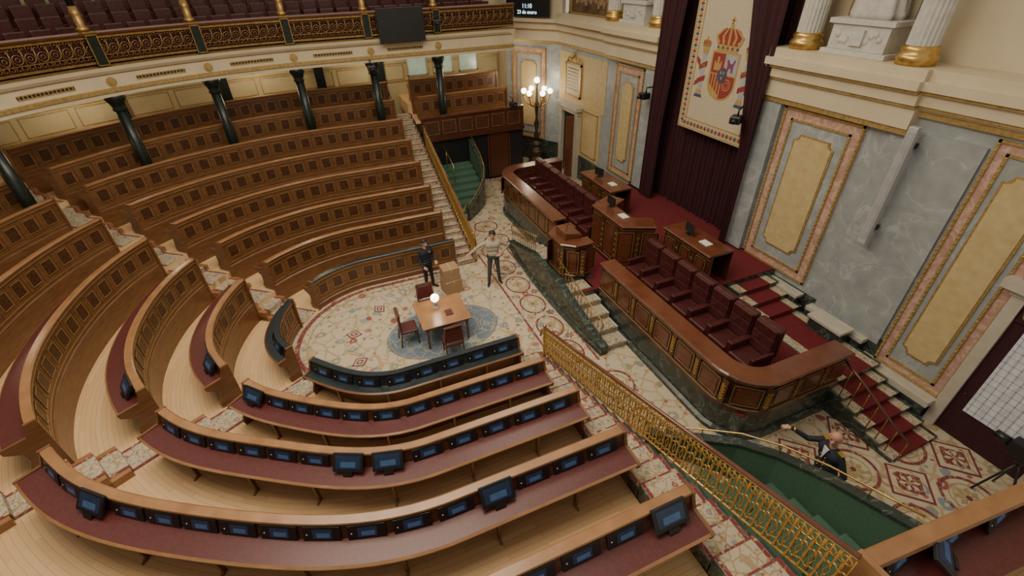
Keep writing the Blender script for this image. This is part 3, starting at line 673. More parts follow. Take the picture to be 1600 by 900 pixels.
b=MB(); b.tube([(4.0,-9.15,1.5),(3.4,-9.12,1.25),(2.6,-9.1,.85),(2.2,-9.1,.7)],.028,8); b.build('handrail',['dwood'],T)
for i in range(8):
    q=i/7; x=3.9-1.65*q; b=MB(); b.tube([(x,-9.11,.68-.6*q),(x,-9.11,1.45-.75*q)],.012,5); b.build('baluster',['gold2'],T)
T=thing('red_carpet_staircase','red carpeted steps at the far end of the presidency platform','stairs',(15,-9.9,0))
for i in range(5):
    x0=14.2+.4*i; z=1.3-.2*i-.2; b=MB(); b.box(x0,x0+.4,-10.75,-9.35,0,z-.01,0); b.box(x0,x0+.4,-10.6,-9.4,z-.01,z,1); b.build('step',['green','redc'],T)
# ---------------------------------------------------------------- front wall decoration
WT=(-1.,0.); WN=(0.,1.)
def notched(w,z0,z1,c):
    pts=[]
    for sx_,z,sz in ((-1,z0,1),(1,z0,1),(1,z1,-1),(-1,z1,-1)):
        arc=[(sx_*(w/2)-sx_*c*math.cos(a),z+sz*c*math.sin(a)) for a in [PI/2*i/5 for i in range(6)]]
        if (sx_,sz) in ((-1,1),(1,-1)): arc=arc[::-1]
        pts+=arc
    return pts
def wallpanel(p,tg,n,w,z0,z1,label,iw=None,bw=.24):
    T=thing('marble_wall_panel',label,'wall panel',(p[0],p[1],z0))
    b=MB(); b.fbox(p,tg,n,-w/2,w/2,0,.05,z0,z1,0); b.build('pink_border',['pink'],T)
    b=MB()
    for q,wd in ((0,.05),(bw,.05)):
        frame_lines(b,p,tg,n,-w/2+q,w/2-q,z0+q,z1-q,.05,wd,0,.035)
        a0,a1,c0,c1=-w/2+q+.025,w/2-q-.025,z0+q+.025,z1-q-.025
        m=int((c1-c0)/.11)
        for i in range(m):
            z=c0+(c1-c0)*(i+.5)/m
            for a in (a0,a1): b.ball((p[0]+tg[0]*a+n[0]*.085,p[1]+tg[1]*a+n[1]*.085,z),.022,0,6)
    b.build('gilt_moulding',['goldpaint'],T)
    b=MB(); b.fbox(p,tg,n,-w/2+bw+.04,w/2-bw-.04,.05,.056,z0+bw+.04,z1-bw-.04,0); b.build('field',['grey'],T)
    iw=iw or w-2*bw-.5; zz0,zz1=z0+bw+.35,z1-bw-.3
    b=MB(); b.fpoly(p,tg,n,notched(iw,zz0,zz1,.14),.056,.085,0); ip=b.build('inner_panel',['goldpaint'],T)
    b=MB(); b.fpoly(p,tg,n,notched(iw-.09,zz0+.045,zz1-.045,.13),.085,.10,0); b.build('ochre_field',['yellow'],ip)
wallpanel((7.43,-11),WT,WN,2.05,1.3,5.45,'tall pink bordered panel with ochre centre, right of the crest tapestry')
wallpanel((3.45,-11),WT,WN,1.42,.62,5.8,'tall pink bordered panel with ochre centre, beside the lace curtained door',.72,.2)
wallpanel((15.1,-11),WT,WN,1.7,1.3,5.4,'tall pink bordered panel with ochre centre, left of the crest tapestry')
wallpanel((DP[0]+DT[0]*1.15,DP[1]+DT[1]*1.15),DT,DN,1.9,1.15,5.3,'pink bordered panel with ochre centre, behind the candelabrum')
T=thing('ochre_wall_panel','narrow ochre panel with gilt frame beside the far door','wall panel',(17.6,-11,1.2))
b=MB(); b.fbox((17.6,-11),WT,WN,-.9,.8,0,.03,1.15,3.28); b.build('backing',['yellow'],T)
b=MB(); frame_lines(b,(17.6,-11),WT,WN,-.7,.6,1.3,3.2,.03,.04,0,.03); b.build('gilt_frame',['goldpaint'],T)
T=thing('marble_pilaster','broad grey veined marble pilaster right of the pink panel','pilaster',(5.35,-11,0))
b=MB(); b.box(4.24,5.9,-11,-10.93,.95,5.6); b.build('shaft',['grey'],T)
b=MB(); b.box(4.5,6.0,-11,-10.76,0,.85,0); b.box(4.45,6.0,-11,-10.74,.85,.97,1); b.build('plinth',['green','cream2'],T,bevel=.015)
T=thing('marble_pilaster','narrow grey marble pilaster between the crest curtain and far panel','pilaster',(13.7,-11,0))
b=MB(); b.box(13.35,14.1,-11,-10.85,1.3,5.5); b.build('shaft',['grey'],T)
b=MB(); b.box(13.3,14.15,-11,-10.75,0,1.3); b.build('plinth',['green'],T)
T=thing('marble_pilaster','narrow grey marble pilaster beside the crest curtain, near side','pilaster',(8.8,-11,0))
b=MB(); b.box(8.55,9.1,-11,-10.85,1.3,5.5); b.build('shaft',['grey'],T)
b=MB(); b.box(8.5,9.1,-11,-10.8,.0,1.3); b.build('plinth',['green'],T)
b=MB(); b.box(2.75,4.4,-11,-10.62,.45,.6,1); b.box(2.8,4.35,-11,-10.66,0,.45,0); tag(b.build('stone_plinth',['green','cream2']),'pale stone plinth on dark marble under the right pink panel','plinth')
def curtain(name,x0,x1,y,z0,z1,label,edge=None,fold=.18,amp=.07):
    T=thing(name,label,'curtain',((x0+x1)/2,y,z0)); b=MB(); nx=int(abs(x1-x0)/.03); nz=10; vs=[]
    for j in range(nz+1):
        z=z0+(z1-z0)*j/nz; xe=x1 if edge is None else edge(z)
        for i in range(nx+1):
            x=x0+(xe-x0)*i/nx; ph=(x0+(x1-x0)*i/nx)/fold*2*PI
            vs.append((x,y+amp*math.sin(ph)+amp*.4*math.sin(ph*.37+z*.4),z))
    b.add(vs,[(j*(nx+1)+i,j*(nx+1)+i+1,(j+1)*(nx+1)+i+1,(j+1)*(nx+1)+i) for j in range(nz) for i in range(nx)],0,True)
    b.build('folds',['velvet'],T); b=MB(); b.box(min(x0,x1),max(x0,x1),y-.1,y+.1,z1,z1+.15); b.build('pelmet',['goldpaint'],T)
curtain('velvet_curtain',9.12,13.3,-11.25,1.3,9.4,'dark maroon velvet backdrop curtain behind the crest tapestry')
curtain('velvet_curtain',8.95,9.6,-10.62,1.32,9.3,'dark maroon side curtain right of the crest tapestry',lambda z:9.15+max(0,(z-3.6))*.21,.16,.06)
curtain('velvet_curtain',13.3,12.4,-10.65,1.32,9.3,'dark maroon side curtain left of the crest tapestry',lambda z:12.65-max(0,(z-4))*.09,.16,.06)
# tapestry
TC=10.66; TY=-10.86
T=thing('crest_tapestry','cream hanging tapestry with the Spanish coat of arms','tapestry',(TC,TY,4.1))
p=(TC,TY)
b=MB(); b.fbox(p,WT,WN,-1.43,1.43,0,.02,4.1,8.9,0); b.build('cloth',['cloth'],T)
b=MB(); b.tube([(TC-1.6,TY,8.92),(TC+1.6,TY,8.92)],.04,8); b.build('hanging_rod',['gold'],T)
b=MB()
for q in (0.03,.30): frame_lines(b,p,WT,WN,-1.43+q,1.43-q,4.1+q,8.9-q,.02,.035,0,.01)
for i in range(62):
    for s in (-1,1): 
        z=4.25+i*.075; b.fpoly(p,WT,WN,[(s*1.26-.08,z),(s*1.26,z-.04),(s*1.26+.08,z),(s*1.26,z+.04)],.02,.03,(0,1,0,2)[i%4])
for i in range(33):
    a=-1.2+i*.075; b.fpoly(p,WT,WN,[(a-.04,4.27),(a,4.19),(a+.04,4.27),(a,4.35)],.02,.03,(0,1,0,2)[i%4])
b.build('woven_border',['hgold','hblue','red'],T)
cz=5.80; SC=1.02
def sp_(b,pts,m,l): b.fpoly(p,WT,WN,[(a*SC,cz+z*SC) for a,z in pts],.02,.02+.004*l,m)
def ell(cx,cz_,rx,rz_,n=20): return [(cx+rx*math.cos(2*PI*i/n),cz_+rz_*math.sin(2*PI*i/n)) for i in range(n)]
sh=[(-.47,.55),(-.47,-.2)]+[(-.47*math.cos(a),-.2-.42*math.sin(a)) for a in [PI*i/10 for i in range(1,10)]]+[(.47,-.2),(.47,.55)]
b=MB(); sp_(b,[(x*1.07,z*1.06) for x,z in sh],0,1); S0=b.build('shield',['hgold'],T)
b=MB(); sp_(b,[(-.45,.53),(-.01,.53),(-.01,.03),(-.45,.03)],0,2); sp_(b,[(-.36,.1),(-.1,.1),(-.1,.34),(-.14,.34),(-.14,.28),(-.19,.28),(-.19,.44),(-.27,.44),(-.27,.28),(-.32,.28),(-.32,.34),(-.36,.34)],1,3); b.build('castle_quarter',['red','hgold'],S0)
b=MB(); sp_(b,[(.01,.53),(.45,.53),(.45,.03),(.01,.03)],0,2); sp_(b,[(.1,.1),(.16,.1),(.18,.2),(.26,.2),(.28,.1),(.34,.1),(.33,.28),(.38,.4),(.34,.43),(.28,.32),(.2,.32),(.14,.42),(.08,.38),(.12,.28)],1,3); b.build('lion_quarter',['silver','purple'],S0)
b=MB()
for i in range(4): x=-.42+.11*i; sp_(b,[(x,0),(x+.055,0),(x+.055,-.3-.07*i),(x,-.25-.07*i)],0,3)
b.build('striped_quarter',['red'],S0)
b=MB(); sp_(b,[(.01,0),(.45,0),(.45,-.2)]+[(.45*math.cos(a),-.2-.4*math.sin(a)) for a in [PI*i/20 for i in range(1,10)]]+[(.01,-.6)],0,2)
for r_ in (.08,.15):
    q=ell(.21,-.22,r_,r_,12)
    for i in range(12): sp_(b,[q[i],q[(i+1)%12],(q[(i+1)%12][0]*.85+.0315,q[(i+1)%12][1]*.85-.033),(q[i][0]*.85+.0315,q[i][1]*.85-.033)],1,3)
b.build('chain_quarter',['red','hgold'],S0)
b=MB(); sp_(b,ell(0,.0,.17,.21),0,4); sp_(b,ell(0,0,.14,.18),1,5)
for x,z in ((-.05,.06),(.05,.06),(0,-.07)): sp_(b,[(x-.03,z),(x,z-.05),(x+.03,z),(x,z+.06)],2,6)
b.build('central_oval',['red','hblue','hgold'],S0)
b=MB()
def cr(cx,z0,s,b):
    f=lambda pts,m,l: sp_(b,[(cx+x*s,z0+z*s) for x,z in pts],m,l)
    f([(-.36,0),(.36,0),(.38,.14),(-.38,.14)],0,3)
    f([(-.36,.12),(.36,.12),(.46,.34),(.3,.5),(0,.54),(-.3,.5),(-.46,.34)],1,2)
    for x in (-.36,-.18,0,.18,.36): f([(x-.03,.12),(x+.03,.12),(x*1.25+.04,.34),(x*.5+.03,.54),(x*.5-.03,.54),(x*1.25-.04,.34)],0,4)
    for x in (-.34,-.17,0,.17,.34): f(ell(x,.07,.035,.035,8),2 if x else 1,5); f(ell(x*1.05,.2,.045,.045,8),0,5)
    f(ell(0,.6,.065,.065,10),0,3); f([(-.02,.64),(.02,.64),(.02,.8),(-.02,.8)],0,3); f([(-.07,.7),(.07,.7),(.07,.74),(-.07,.74)],0,3)
cr(0,.6,1.0,b); b.build('crown',['hgold','red','hblue'],T)
for s,tx in ((-1,'PLVS'),(1,'VLTRA')):
    b=MB(); x=s*.78
    sp_(b,[(x-.08,-.5),(x+.08,-.5),(x+.07,.48),(x-.07,.48)],3,2)
    sp_(b,[(x-.12,-.62),(x+.12,-.62),(x+.09,-.5),(x-.09,-.5)],0,3); sp_(b,[(x-.09,.46),(x+.09,.46),(x+.12,.6),(x-.12,.6)],0,3)
    sp_(b,[(x-.16,-.7),(x+.16,-.7),(x+.13,-.62),(x-.13,-.62)],2,2)
    cr(x,.62,.34,b); pl=b.build('pillar',['hgold','red','hblue','silver'],T)
    b=MB()
    for z in (-.25,.12): sp_(b,[(x-.14,z-.09),(x+.14,z+.03),(x+.14,z+.16),(x-.14,z+.04)],0,4)
    sp_(b,[(x+s*.14,.1),(x+s*.27,.24),(x+s*.27,.36),(x+s*.14,.26)][::s],0,3); sp_(b,[(x+s*.1,-.34),(x+s*.24,-.42),(x+s*.22,-.3),(x+s*.1,-.22)][::s],0,3)
    b.build('ribbon',['red'],pl)
    text_obj('motto',tx,.10,'hgold',wallmat((TC-x*SC,TY),WT,WN,cz+.155*SC,.045),pl)
def bigcol(x,label):
    T=thing('fluted_column',label,'column',(x,-11.0,6.72)); c=(x,-11.0,6.72)
    b=MB(); b.lathe([(.33,0),(.33,.06),(.36,.12),(.33,.18),(.29,.21),(.32,.27),(.29,.32),(.27,.34)],c,28); b.build('base',['gold'],T)
    b=MB(); b.lathe([(.265,.34),(.26,1.5),(.24,2.8)],c,40,0,False,.07); b.build('shaft',['stone'],T)
    b=MB(); b.lathe([(.24,2.8),(.26,2.85),(.3,3.0),(.38,3.2)],c,16); b.build('capital',['gold'],T)
bigcol(8.5,'white fluted column with gilt base, right of the crest curtain'); bigcol(6.05,'white fluted column with gilt base, at the far right above the cornice')
bigcol(13.9,'white fluted column with gilt base, left of the crest curtain'); bigcol(16.5,'white fluted column with gilt base, beside the big painting')
def statue(x,label):
    T=thing('statue',label,'statue',(x,-11.3,6.72))
    b=MB(); b.box(x-.72,x+.72,-11.6,-10.8,6.72,6.82); b.box(x-.62,x+.62,-11.6,-10.87,6.82,7.3); b.box(x-.7,x+.7,-11.6,-10.81,7.3,7.4)
    b.build('pedestal',['stone'],T,bevel=.01)
    b=MB()
    for i in range(11): b.ball((x-.45+.09*i,-10.87,7.06+.09*math.sin(i*1.3)),.065,0,8,sy=.4)
    b.fbox((x,-10.87),WT,WN,-.14,.14,0,.06,6.92,7.22); b.build('relief',['stone'],T)
    b=MB(); vs=[];n=48
    prof=[(7.4,.50),(7.5,.52),(7.8,.46),(8.2,.38),(8.5,.34),(8.75,.28),(9.0,.30),(9.25,.33),(9.4,.22),(9.46,.09),(9.56,.08),(9.62,.12),(9.74,.14),(9.85,.09),(9.88,.01)]
    for z,r in prof:
        for j in range(n):
            w=2*PI*j/n; fold=1+(.12*math.sin(w*9+z*1.5)+.06*math.sin(w*5-z*3))*(1 if z<8.8 else .15)
            vs.append((x+r*fold*math.cos(w),-11.22+r*.62*fold*math.sin(w),z))
    b.add(vs,[(i*n+j,i*n+(j+1)%n,(i+1)*n+(j+1)%n,(i+1)*n+j) for i in range(len(prof)-1) for j in range(n)]+[list(range(n))],0,True)
    for s in (-1,1): b.tube([(x+s*.3,-11.2,9.28),(x+s*.4,-11.1,8.9),(x+s*.2,-10.95,8.8)],[.1,.085,.06],10)
    b.build('robed_figure',['stone'],T)
    b=MB(); frame_lines(b,(x,-11.6),WT,WN,-.85,.85,6.75,9.6,0,.12,0,.06); b.build('niche_frame',['goldpaint'],T)
statue(7.25,'white robed stone statue on a carved pedestal between the two right columns'); statue(15.2,'white robed stone statue on a pedestal left of the crest curtain')
for a in (6.62,7.88):
    b=MB(); b.box(a-.07,a+.07,-11.6,-11.55,6.9,9.5); tag(b.build('niche_strip',['greenc']),f'dark green strip on the {"right" if a<7 else "left"} side of the statue niche','trim')
T=thing('column_loudspeaker','long slim grey column loudspeaker on the marble pilaster','loudspeaker',(5.35,-10.6,3.2))
b=MB(); b.box(5.26,5.44,-10.72,-10.58,3.2,5.75); b.build('cabinet',['lgrey'],T,bevel=.02)
b=MB(); b.box(5.29,5.41,-10.58,-10.57,3.35,5.65); b.build('grille',['silver'],T)
for z in (3.5,5.3): b=MB(); b.box(5.3,5.42,-10.92,-10.7,z,z+.1); b.build('bracket',['black'],T)
# near door
T=thing('door','tall dark door with white lace curtain and maroon valance, right edge','door',(1.8,-11,0))
b=MB()
for x0,x1 in ((2.55,2.76),(.85,1.05)): b.box(x0,x1,-11,-10.85,0,3.4)
b.box(.8,2.8,-11,-10.82,3.4,3.52); b.box(.65,2.95,-11,-10.7,3.52,3.7); b.build('frame',['cream2'],T)
b=MB(); b.box(1.05,2.55,-10.99,-10.93,0,3.4); lf=b.build('leaf',['velvet'],T)
b=MB(); b.box(1.2,2.32,-10.93,-10.9,.72,2.8,0)
for i in range(9): x=1.26+.125*i; b.box(x-.008,x+.008,-10.9,-10.893,.72,2.8,1)
for i in range(14): z=.82+.145*i; b.box(1.2,2.32,-10.9,-10.893,z-.006,z+.006,1)
b.build('lace_curtain',['lace','lace2'],T)
b=MB(); b.box(1.08,2.52,-10.93,-10.88,2.95,3.35,0)
for i in range(6): b.tube([(1.25+.23*i+.07*math.cos(w),-10.87,3.15+.12*math.sin(w)) for w in [q*PI/4 for q in range(8)]],.012,4,1,True)
b.build('valance',['velvet','goldpaint'],T)
b=MB(); b.ball((2.44,-10.89,1.1),.022); b.build('handle',['bronze'],lf)
# equipment at right edge
ex=1.12
T=thing('camera_tripod','black television camera on a tripod by the lace curtained door, right edge','camera',(ex,-10.2,0))
for i in range(3):
    w=2*PI*i/3+.9; b=MB(); b.tube([(ex+.32*math.cos(w),-10.2+.32*math.sin(w),.012),(ex,-10.2,.95)],.02,6); b.build('leg',['black'],T)
b=MB(); b.box(ex-.3,ex+.26,-10.32,-10.08,1.05,1.34); b.build('body',['black'],T,bevel=.02)
b=MB(); b.tube([(ex+.26,-10.2,1.2),(ex+.5,-10.2,1.2)],.08,12); b.build('lens',['black'],T)
b=MB(); b.tube([(ex,-10.2,.9),(ex,-10.2,1.07)],.06,10); b.build('head',['black'],T)
b=MB(); b.tube([(ex-.1,-10.1,1.05),(ex-.35,-9.85,.85)],.015,6); b.build('handle',['lgrey'],T)
# far door + plaque
T=thing('door','far doorway with pale stone surround and half open dark door','door',(19.3,-11,0))
b=MB()
for x0,x1 in ((18.45,18.7),(19.9,20.15)): b.box(x0,x1,-11,-10.8,0,2.9)
b.box(18.4,20.2,-11,-10.78,2.9,3.1); b.box(18.3,20.3,-11,-10.65,3.1,3.25); b.build('frame',['cream2'],T)
b=MB(); b.box(18.7,19.9,-10.99,-10.96,0,2.9); b.build('opening',['black'],T)  # black sheet painted for the darkness beyond the doorway
b=MB(); b.box(18.7,18.75,-10.96,-10.4,0.02,2.85); lf=b.build('leaf',['dwood2'],T)
b=MB(); b.ball((18.78,-10.5,1.05),.03); b.build('handle',['gold'],lf)
b=MB(); b.box(16.65,20.55,-11,-10.98,3.3,5.3); tag(b.build('plaster_panel',['yellow']),'ochre wall field behind the inscribed plaque','wall panel')
T=thing('inscribed_plaque','pale inscribed tablet with gilt frame above the far door','plaque',(19.3,-10.97,3.6))
p=(19.2,-10.97)
b=MB(); b.fbox(p,WT,WN,-.6,.6,0,.04,3.65,4.85); tb=b.build('tablet',['cream'],T)
b=MB(); frame_lines(b,p,WT,WN,-.68,.68,3.57,4.93,.0,.08,0,.07)
for s in (-1,1): b.tube([(p[0]+s*x,p[1]+.05,z) for x,z in ((.65,4.93),(.45,5.1),(.25,5.05),(.12,5.2))],.04,6)
b.ball((p[0],p[1]+.05,5.25),.1); b.build('gilt_frame',['goldpaint'],T)
for i in range(7):
    b=MB(); z=4.68-i*.14; a=-.48
    while a<.44:
        w=random.uniform(.05,.16); b.fbox(p,WT,WN,a,min(a+w,.48),.04,.043,z,z+.055); a+=w+.035
    b.build('inscription_line',['bronze'],tb)
T=thing('painting','large dark history painting in a gilt frame, top of the far wall','painting',(18.8,-11.6,6.8))
p=(18.7,-11.3)
b=MB(); b.fbox(p,WT,WN,-1.45,1.45,0,.05,6.75,9.4); b.build('canvas',['paint'],T)
b=MB(); 
for i in range(14): b.ball((p[0]-1.2+.19*i,p[1]+.05,7.15+random.uniform(0,.3)),.11,0,8,sy=.1,sz=2.2)
b.build('painted_crowd',['paint2'],T)
b=MB(); frame_lines(b,p,WT,WN,-1.6,1.6,6.6,9.5,0,.18,0,.12); frame_lines(b,p,WT,WN,-1.45,1.45,6.75,9.35,.1,.04,0,.06); b.build('frame',['goldpaint'],T)
T=thing('digital_display','black digital board showing the time and date, top of the corner wall','display',(DP[0]+DT[0]*1.4,DP[1]+DT[1]*1.4,6.6))
p=(DP[0]+DT[0]*1.3,DP[1]+DT[1]*1.3)
b=MB(); b.fbox(p,DT,DN,-1.12,1.12,.3,.42,6.58,8.0); b.build('board',['black'],T)
for i,(s,z,sz) in enumerate((('11:10',6.97,.24),('23 de enero',6.74,.21))): text_obj('time_text' if i==0 else 'date_text',s,sz,'text',wallmat(p,DT,DN,z,.43),T)
T=thing('candelabrum','tall bronze candelabrum with lit white globes in the far corner','lamp',(20.95,-10.0,0)); c=(20.95,-10.0,0)
b=MB(); b.lathe([(.48,0),(.5,.12),(.36,.2),(.42,.32),(.26,.5),(.34,.75),(.2,.95),(.26,1.1),(.1,1.25)],c,12,0,False); b.build('base',['bronze'],T)
b=MB(); b.lathe([(.1,1.25),(.14,1.5),(.07,1.7),(.12,2.1),(.06,2.3),(.08,2.8),(.14,2.95),(.06,3.1),(.05,3.8),(.09,3.9)],c,12); st=b.build('stem',['bronze'],T)
b=MB(); b.ball((c[0],c[1],4.05),.14); b.build('globe',['globe'],st)
for i in range(6):
    w=2*PI*i/6; e=(c[0]+.62*math.cos(w),c[1]+.62*math.sin(w))
    b=MB(); b.tube([(c[0],c[1],3.0),(c[0]+.25*math.cos(w),c[1]+.25*math.sin(w),2.9),(c[0]+.5*math.cos(w),c[1]+.5*math.sin(w),3.05),(e[0],e[1],3.4)],.03,6); b.ball((e[0],e[1],3.42),.06,0,8); arm=b.build('arm',['gold2'],T)
    b=MB(); b.ball((e[0],e[1],3.58),.13); b.build('globe',['globe'],arm)
# ---------------------------------------------------------------- vomitories
def vom(mx,tag_):
    X=(lambda x:x) if not mx else (lambda x:21-x)
    T=thing('green_stairwell',f'green carpeted exit stairs with curved dark marble wall, {tag_}','stairs',(X(2.8),-5.2,0))
    curve=[(4.6,-4.75,.55),(4.3,-5.05,.62),(3.9,-5.45,.8),(3.4,-5.85,1.05),(2.8,-6.1,1.3),(2.1,-6.2,1.6),(1.5,-6.2,1.85),(.9,-6.2,2.1)]
    vs=[]
    for i,(x,y,z) in enumerate(curve):
        a=curve[max(i-1,0)]; cc=curve[min(i+1,len(curve)-1)]; t=Vector((cc[0]-a[0],cc[1]-a[1])).normalized(); n=(-t.y,t.x)
        if n[1]>0: n=(-n[0],-n[1])
        vs+=[(X(x),y,0),(X(x),y,z-.05),(X(x-n[0]*.03),y-n[1]*.03,z-.05),(X(x-n[0]*.03),y-n[1]*.03,z),(X(x+n[0]*.15),y+n[1]*.15,z),(X(x+n[0]*.15),y+n[1]*.15,z-.05),(X(x+n[0]*.12),y+n[1]*.12,z-.05),(X(x+n[0]*.12),y+n[1]*.12,0)]
    n=len(curve); fs=[];ms=[]
    for i in range(n-1):
        for j in range(8): fs.append((i*8+j,i*8+(j+1)%8,(i+1)*8+(j+1)%8,(i+1)*8+j)); ms.append(1 if j==0 else 0)
    fs+=[list(range(8)),[(n-1)*8+j for j in range(8)]]; ms+=[0,0]
    b=MB(); b.add(vs,fs,ms); b.build('curved_wall',['green','greenc'],T)
    for i in range(7):
        x0,x1=sorted((X(4.0-.42*i),X(4.0-.42*(i+1)))); 
        y0=-4.1-min(2.05,1.0+.35*i)
        b=MB(); b.box(x0,x1,y0,-4.1,0,.15*(i+1)); b.build('step',['greenc'],T,bevel=.03)
    b=MB(); x0,x1=sorted((X(1.1),X(.8 if mx else -.6))); b.box(x0,x1,-6.15,-4.1,0,1.06); b.build('landing',['greenc'],T)
    G=thing('brass_handrail',f'thin polished brass handrail following the curved marble wall, {tag_}','railing',(X(3),-6,1))
    pts=[(X(5.4),-4.35,.75),(X(4.8),-4.7,.85)]+[(X(x+.06),y-.08,z+.18) for x,y,z in curve]
    b=MB(); b.tube(pts,.018,8); b.build('rail_bar',['gold'],G)
    for x,y,z in curve[::2]: b=MB(); b.tube([(X(x+.06),y-.08,z-.02),(X(x+.06),y-.08,z+.18)],.01,6); b.build('bracket',['gold'],G)
    G=thing('brass_handrail',f'short straight brass handrail inside the green stairwell, {tag_}','railing',(X(1.6),-5.2,1))
    b=MB(); b.tube([(X(2.3),-5.0,.75),(X(2.3),-5.0,1.5),(X(.85),-5.0,2.0)],.016,8); b.build('rail_bar',['gold'],G)
    b=MB(); b.tube([(X(1.3),-5.0,1.0),(X(1.3),-5.0,1.83)],.014,8); b.build('post',['gold'],G)
vom(False,'near side by the uniformed usher'); vom(True,'far side below the wooden parapet')
T=thing('wooden_parapet','dark panelled wooden parapet above the far exit','parapet',(20.2,-6.4,2.3))
pa=[(20.1,-8.9),(20.1,-4.15)]
b=MB(); b.box(20.06,20.14,-8.9,-4.15,2.35,3.2); b.build('front_panel',['dwood'],T)
b=MB(); b.psweep(pa,[(-.1,3.2),(.1,3.2),(.1,3.26),(-.1,3.26)],0); b.build('top_rail',['dwood2'],T)
b=MB(); n_=(-1.,0.); 
for i in range(6):
    p=(20.06,-4.6-.76*i); b.fbox(p,(0,1),n_,-.3,.3,0,.02,2.5,3.05,0); frame_lines(b,p,(0,1),n_,-.3,.3,2.5,3.05,.02,.014,1)
b.build('raised_panels',['burl','goldline'],T)
b=MB(); b.box(20.25,20.95,-8.95,-4.1,0,2.35,0); b.box(20.05,20.3,-8.95,-4.1,2.2,2.36,1); b.build('wall_passage',['black','dwood'],kind='structure')  # black block, the passage's shade is put into its colour
T=thing('door','dark wooden door under the far parapet','door',(20.2,-7.6,0))
b=MB(); b.box(20.19,20.245,-8.2,-7.2,0,2.1); b.build('leaf',['dwood'],T)
b=MB(); frame_lines(b,(20.22,-7.7),(0,1),n_,-.55,.55,0,2.18,0,.08,0,.03); b.build('frame',['dwood2'],T)
# near parapet with desk
T=thing('wooden_parapet','walnut parapet desk at the lower right corner above the near exit','parapet',(.6,-5.8,2.1))
pa=[(.73,-4.35),(.30,-9.2)][::-1]
b=MB(); b.psweep(pa,[(0,2.1),(.06,2.1),(.06,3.16),(0,3.16)],0); b.build('front_panel',['wood'],T)
b=MB(); b.psweep(pa,[(-.08,3.16),(.11,3.16),(.12,3.19),(.09,3.21),(-.06,3.21)],0); b.build('top_rail',['rail'],T)
b=MB(); b.psweep(pa,[(-.50,2.88),(0,2.88),(0,2.92),(-.50,2.92)],0); b.build('writing_top',['maroon'],T)
b=MB(); b.box(.15,.86,-4.35,-4.27,2.1,3.23); b.build('end_panel',['rail'],T,bevel=.012)
for i in range(3): dup(sp,(.60-.07*i,-4.75-.78*i,2.93),PI/2+.09,f'small screen on the lower right parapet desk, {ORD[i+1]} from the railing',D2(22),'screens on the lower right parapet')
dup(bp_,(.40,-5.35,2.96),PI/2+.6,'large black tablet on the lower right parapet desk',D2(50),'tablet on the lower right parapet')
b=MB(); b.box(-1.5,.3,-9.2,-4.1,1.9,2.1); b.build('floor_landing',['parquet'],kind='structure')
# ---------------------------------------------------------------- gallery
GA,GB=-8.1,D2(84); GR=10.0
b=MB(); gp=PATH(GR,GA,GB,.25)
b.psweep(gp,[(0,5.5),(0,5.6),(-.05,5.62),(-.05,5.72),(0,5.74),(0,6.08),(-.06,6.12),(-.12,6.2),(-.14,6.3),(.1,6.34),(.1,5.5)],[0,1,1,1,0,1,0,0,1,0,0])
b.psweep(gp,[(.1,5.55),(4.2,5.55),(4.2,5.7),(.1,5.7)],0); b.psweep(gp,[(.1,6.2),(4.2,6.2),(4.2,6.3),(.1,6.3)],2)
for rr,z in ((1.3,6.55),(2.1,6.85),(2.9,7.15)): b.psweep(gp,[(rr,6.3),(4.2,6.3),(4.2,z),(rr,z)],2)
b.build('floor_gallery',['cream','goldpaint','dwood'],kind='structure')
colU=[(10.2,D2(a)) for a in (71,54.6,35.7,19.7,3.7)]+[(10.2,-2.13),(10.2,-4.8)]
cnames=['at the left edge of the room','at the far aisle, leftmost in view','second from the left in view','third from the left in view','fourth from the left in view','fifth from the left in view','rightmost, above the far exit']
for (r,u),nm in zip(colU,cnames):
    p,n,t=hp(r+.1,u); c=(p[0],p[1],2.42)
    T=thing('gallery_column',f'slender dark green column under the gallery, {nm}','column',c)
    b=MB(); b.lathe([(.30,0),(.30,.08),(.24,.12),(.27,.2),(.2,.28),(.24,.38),(.17,.44)],c,16); b.build('base',['iron'],T)
    b=MB(); b.lathe([(.165,.44),(.17,1.0),(.15,2.6)],c,16); b.build('shaft',['iron'],T)
    b=MB(); b.lathe([(.15,2.6),(.2,2.65),(.17,2.72),(.21,2.85),(.28,2.98),(.28,3.12)],c,16); b.build('capital',['iron'],T)
    p,n,t=hp(r,u); c=(p[0],p[1],6.34)
    T=thing('gallery_pillar',f'green and gilt upper gallery pillar above the dark column, {nm}','column',c)
    b=MB(); b.fbox(p,t,n,-.15,.15,-.3,.1,6.34,7.15); b.build('pedestal',['iron'],T)
    b=MB(); frame_lines(b,p,t,n,-.15,.15,6.34,7.15,-.33,.03,0,.03); b.fbox(p,t,n,-.17,.17,-.32,.12,7.15,7.22); b.build('gilt_frame',['gold2'],T)
    b=MB(); b.lathe([(.15,.88),(.17,.95),(.1,1.0),(.13,1.3),(.09,1.5)],c,12); b.build('gilt_base',['gold2'],T)
    b=MB(); b.lathe([(.085,1.5),(.08,3.2)],c,12); b.build('shaft',['iron'],T)
T=thing('gallery_balustrade','long gilt lattice balustrade with red rail along the upper gallery','balustrade',(20.4,-.5,6.34))
b=MB(); b.psweep(gp,[(-.12,7.12),(.08,7.12),(.1,7.18),(-.02,7.22),(-.14,7.18)],0); b.build('top_rail',['dwood2'],T)
b=MB(); b.psweep(gp,[(-.05,6.4),(.0,6.4),(.0,6.46),(-.05,6.46)],0); b.psweep(gp,[(-.05,7.04),(.0,7.04),(.0,7.1),(-.05,7.1)],0); b.psweep(gp,[(-.04,6.6),(-.01,6.6),(-.01,6.62),(-.04,6.62)],0); b.build('bars',['gold2'],T)
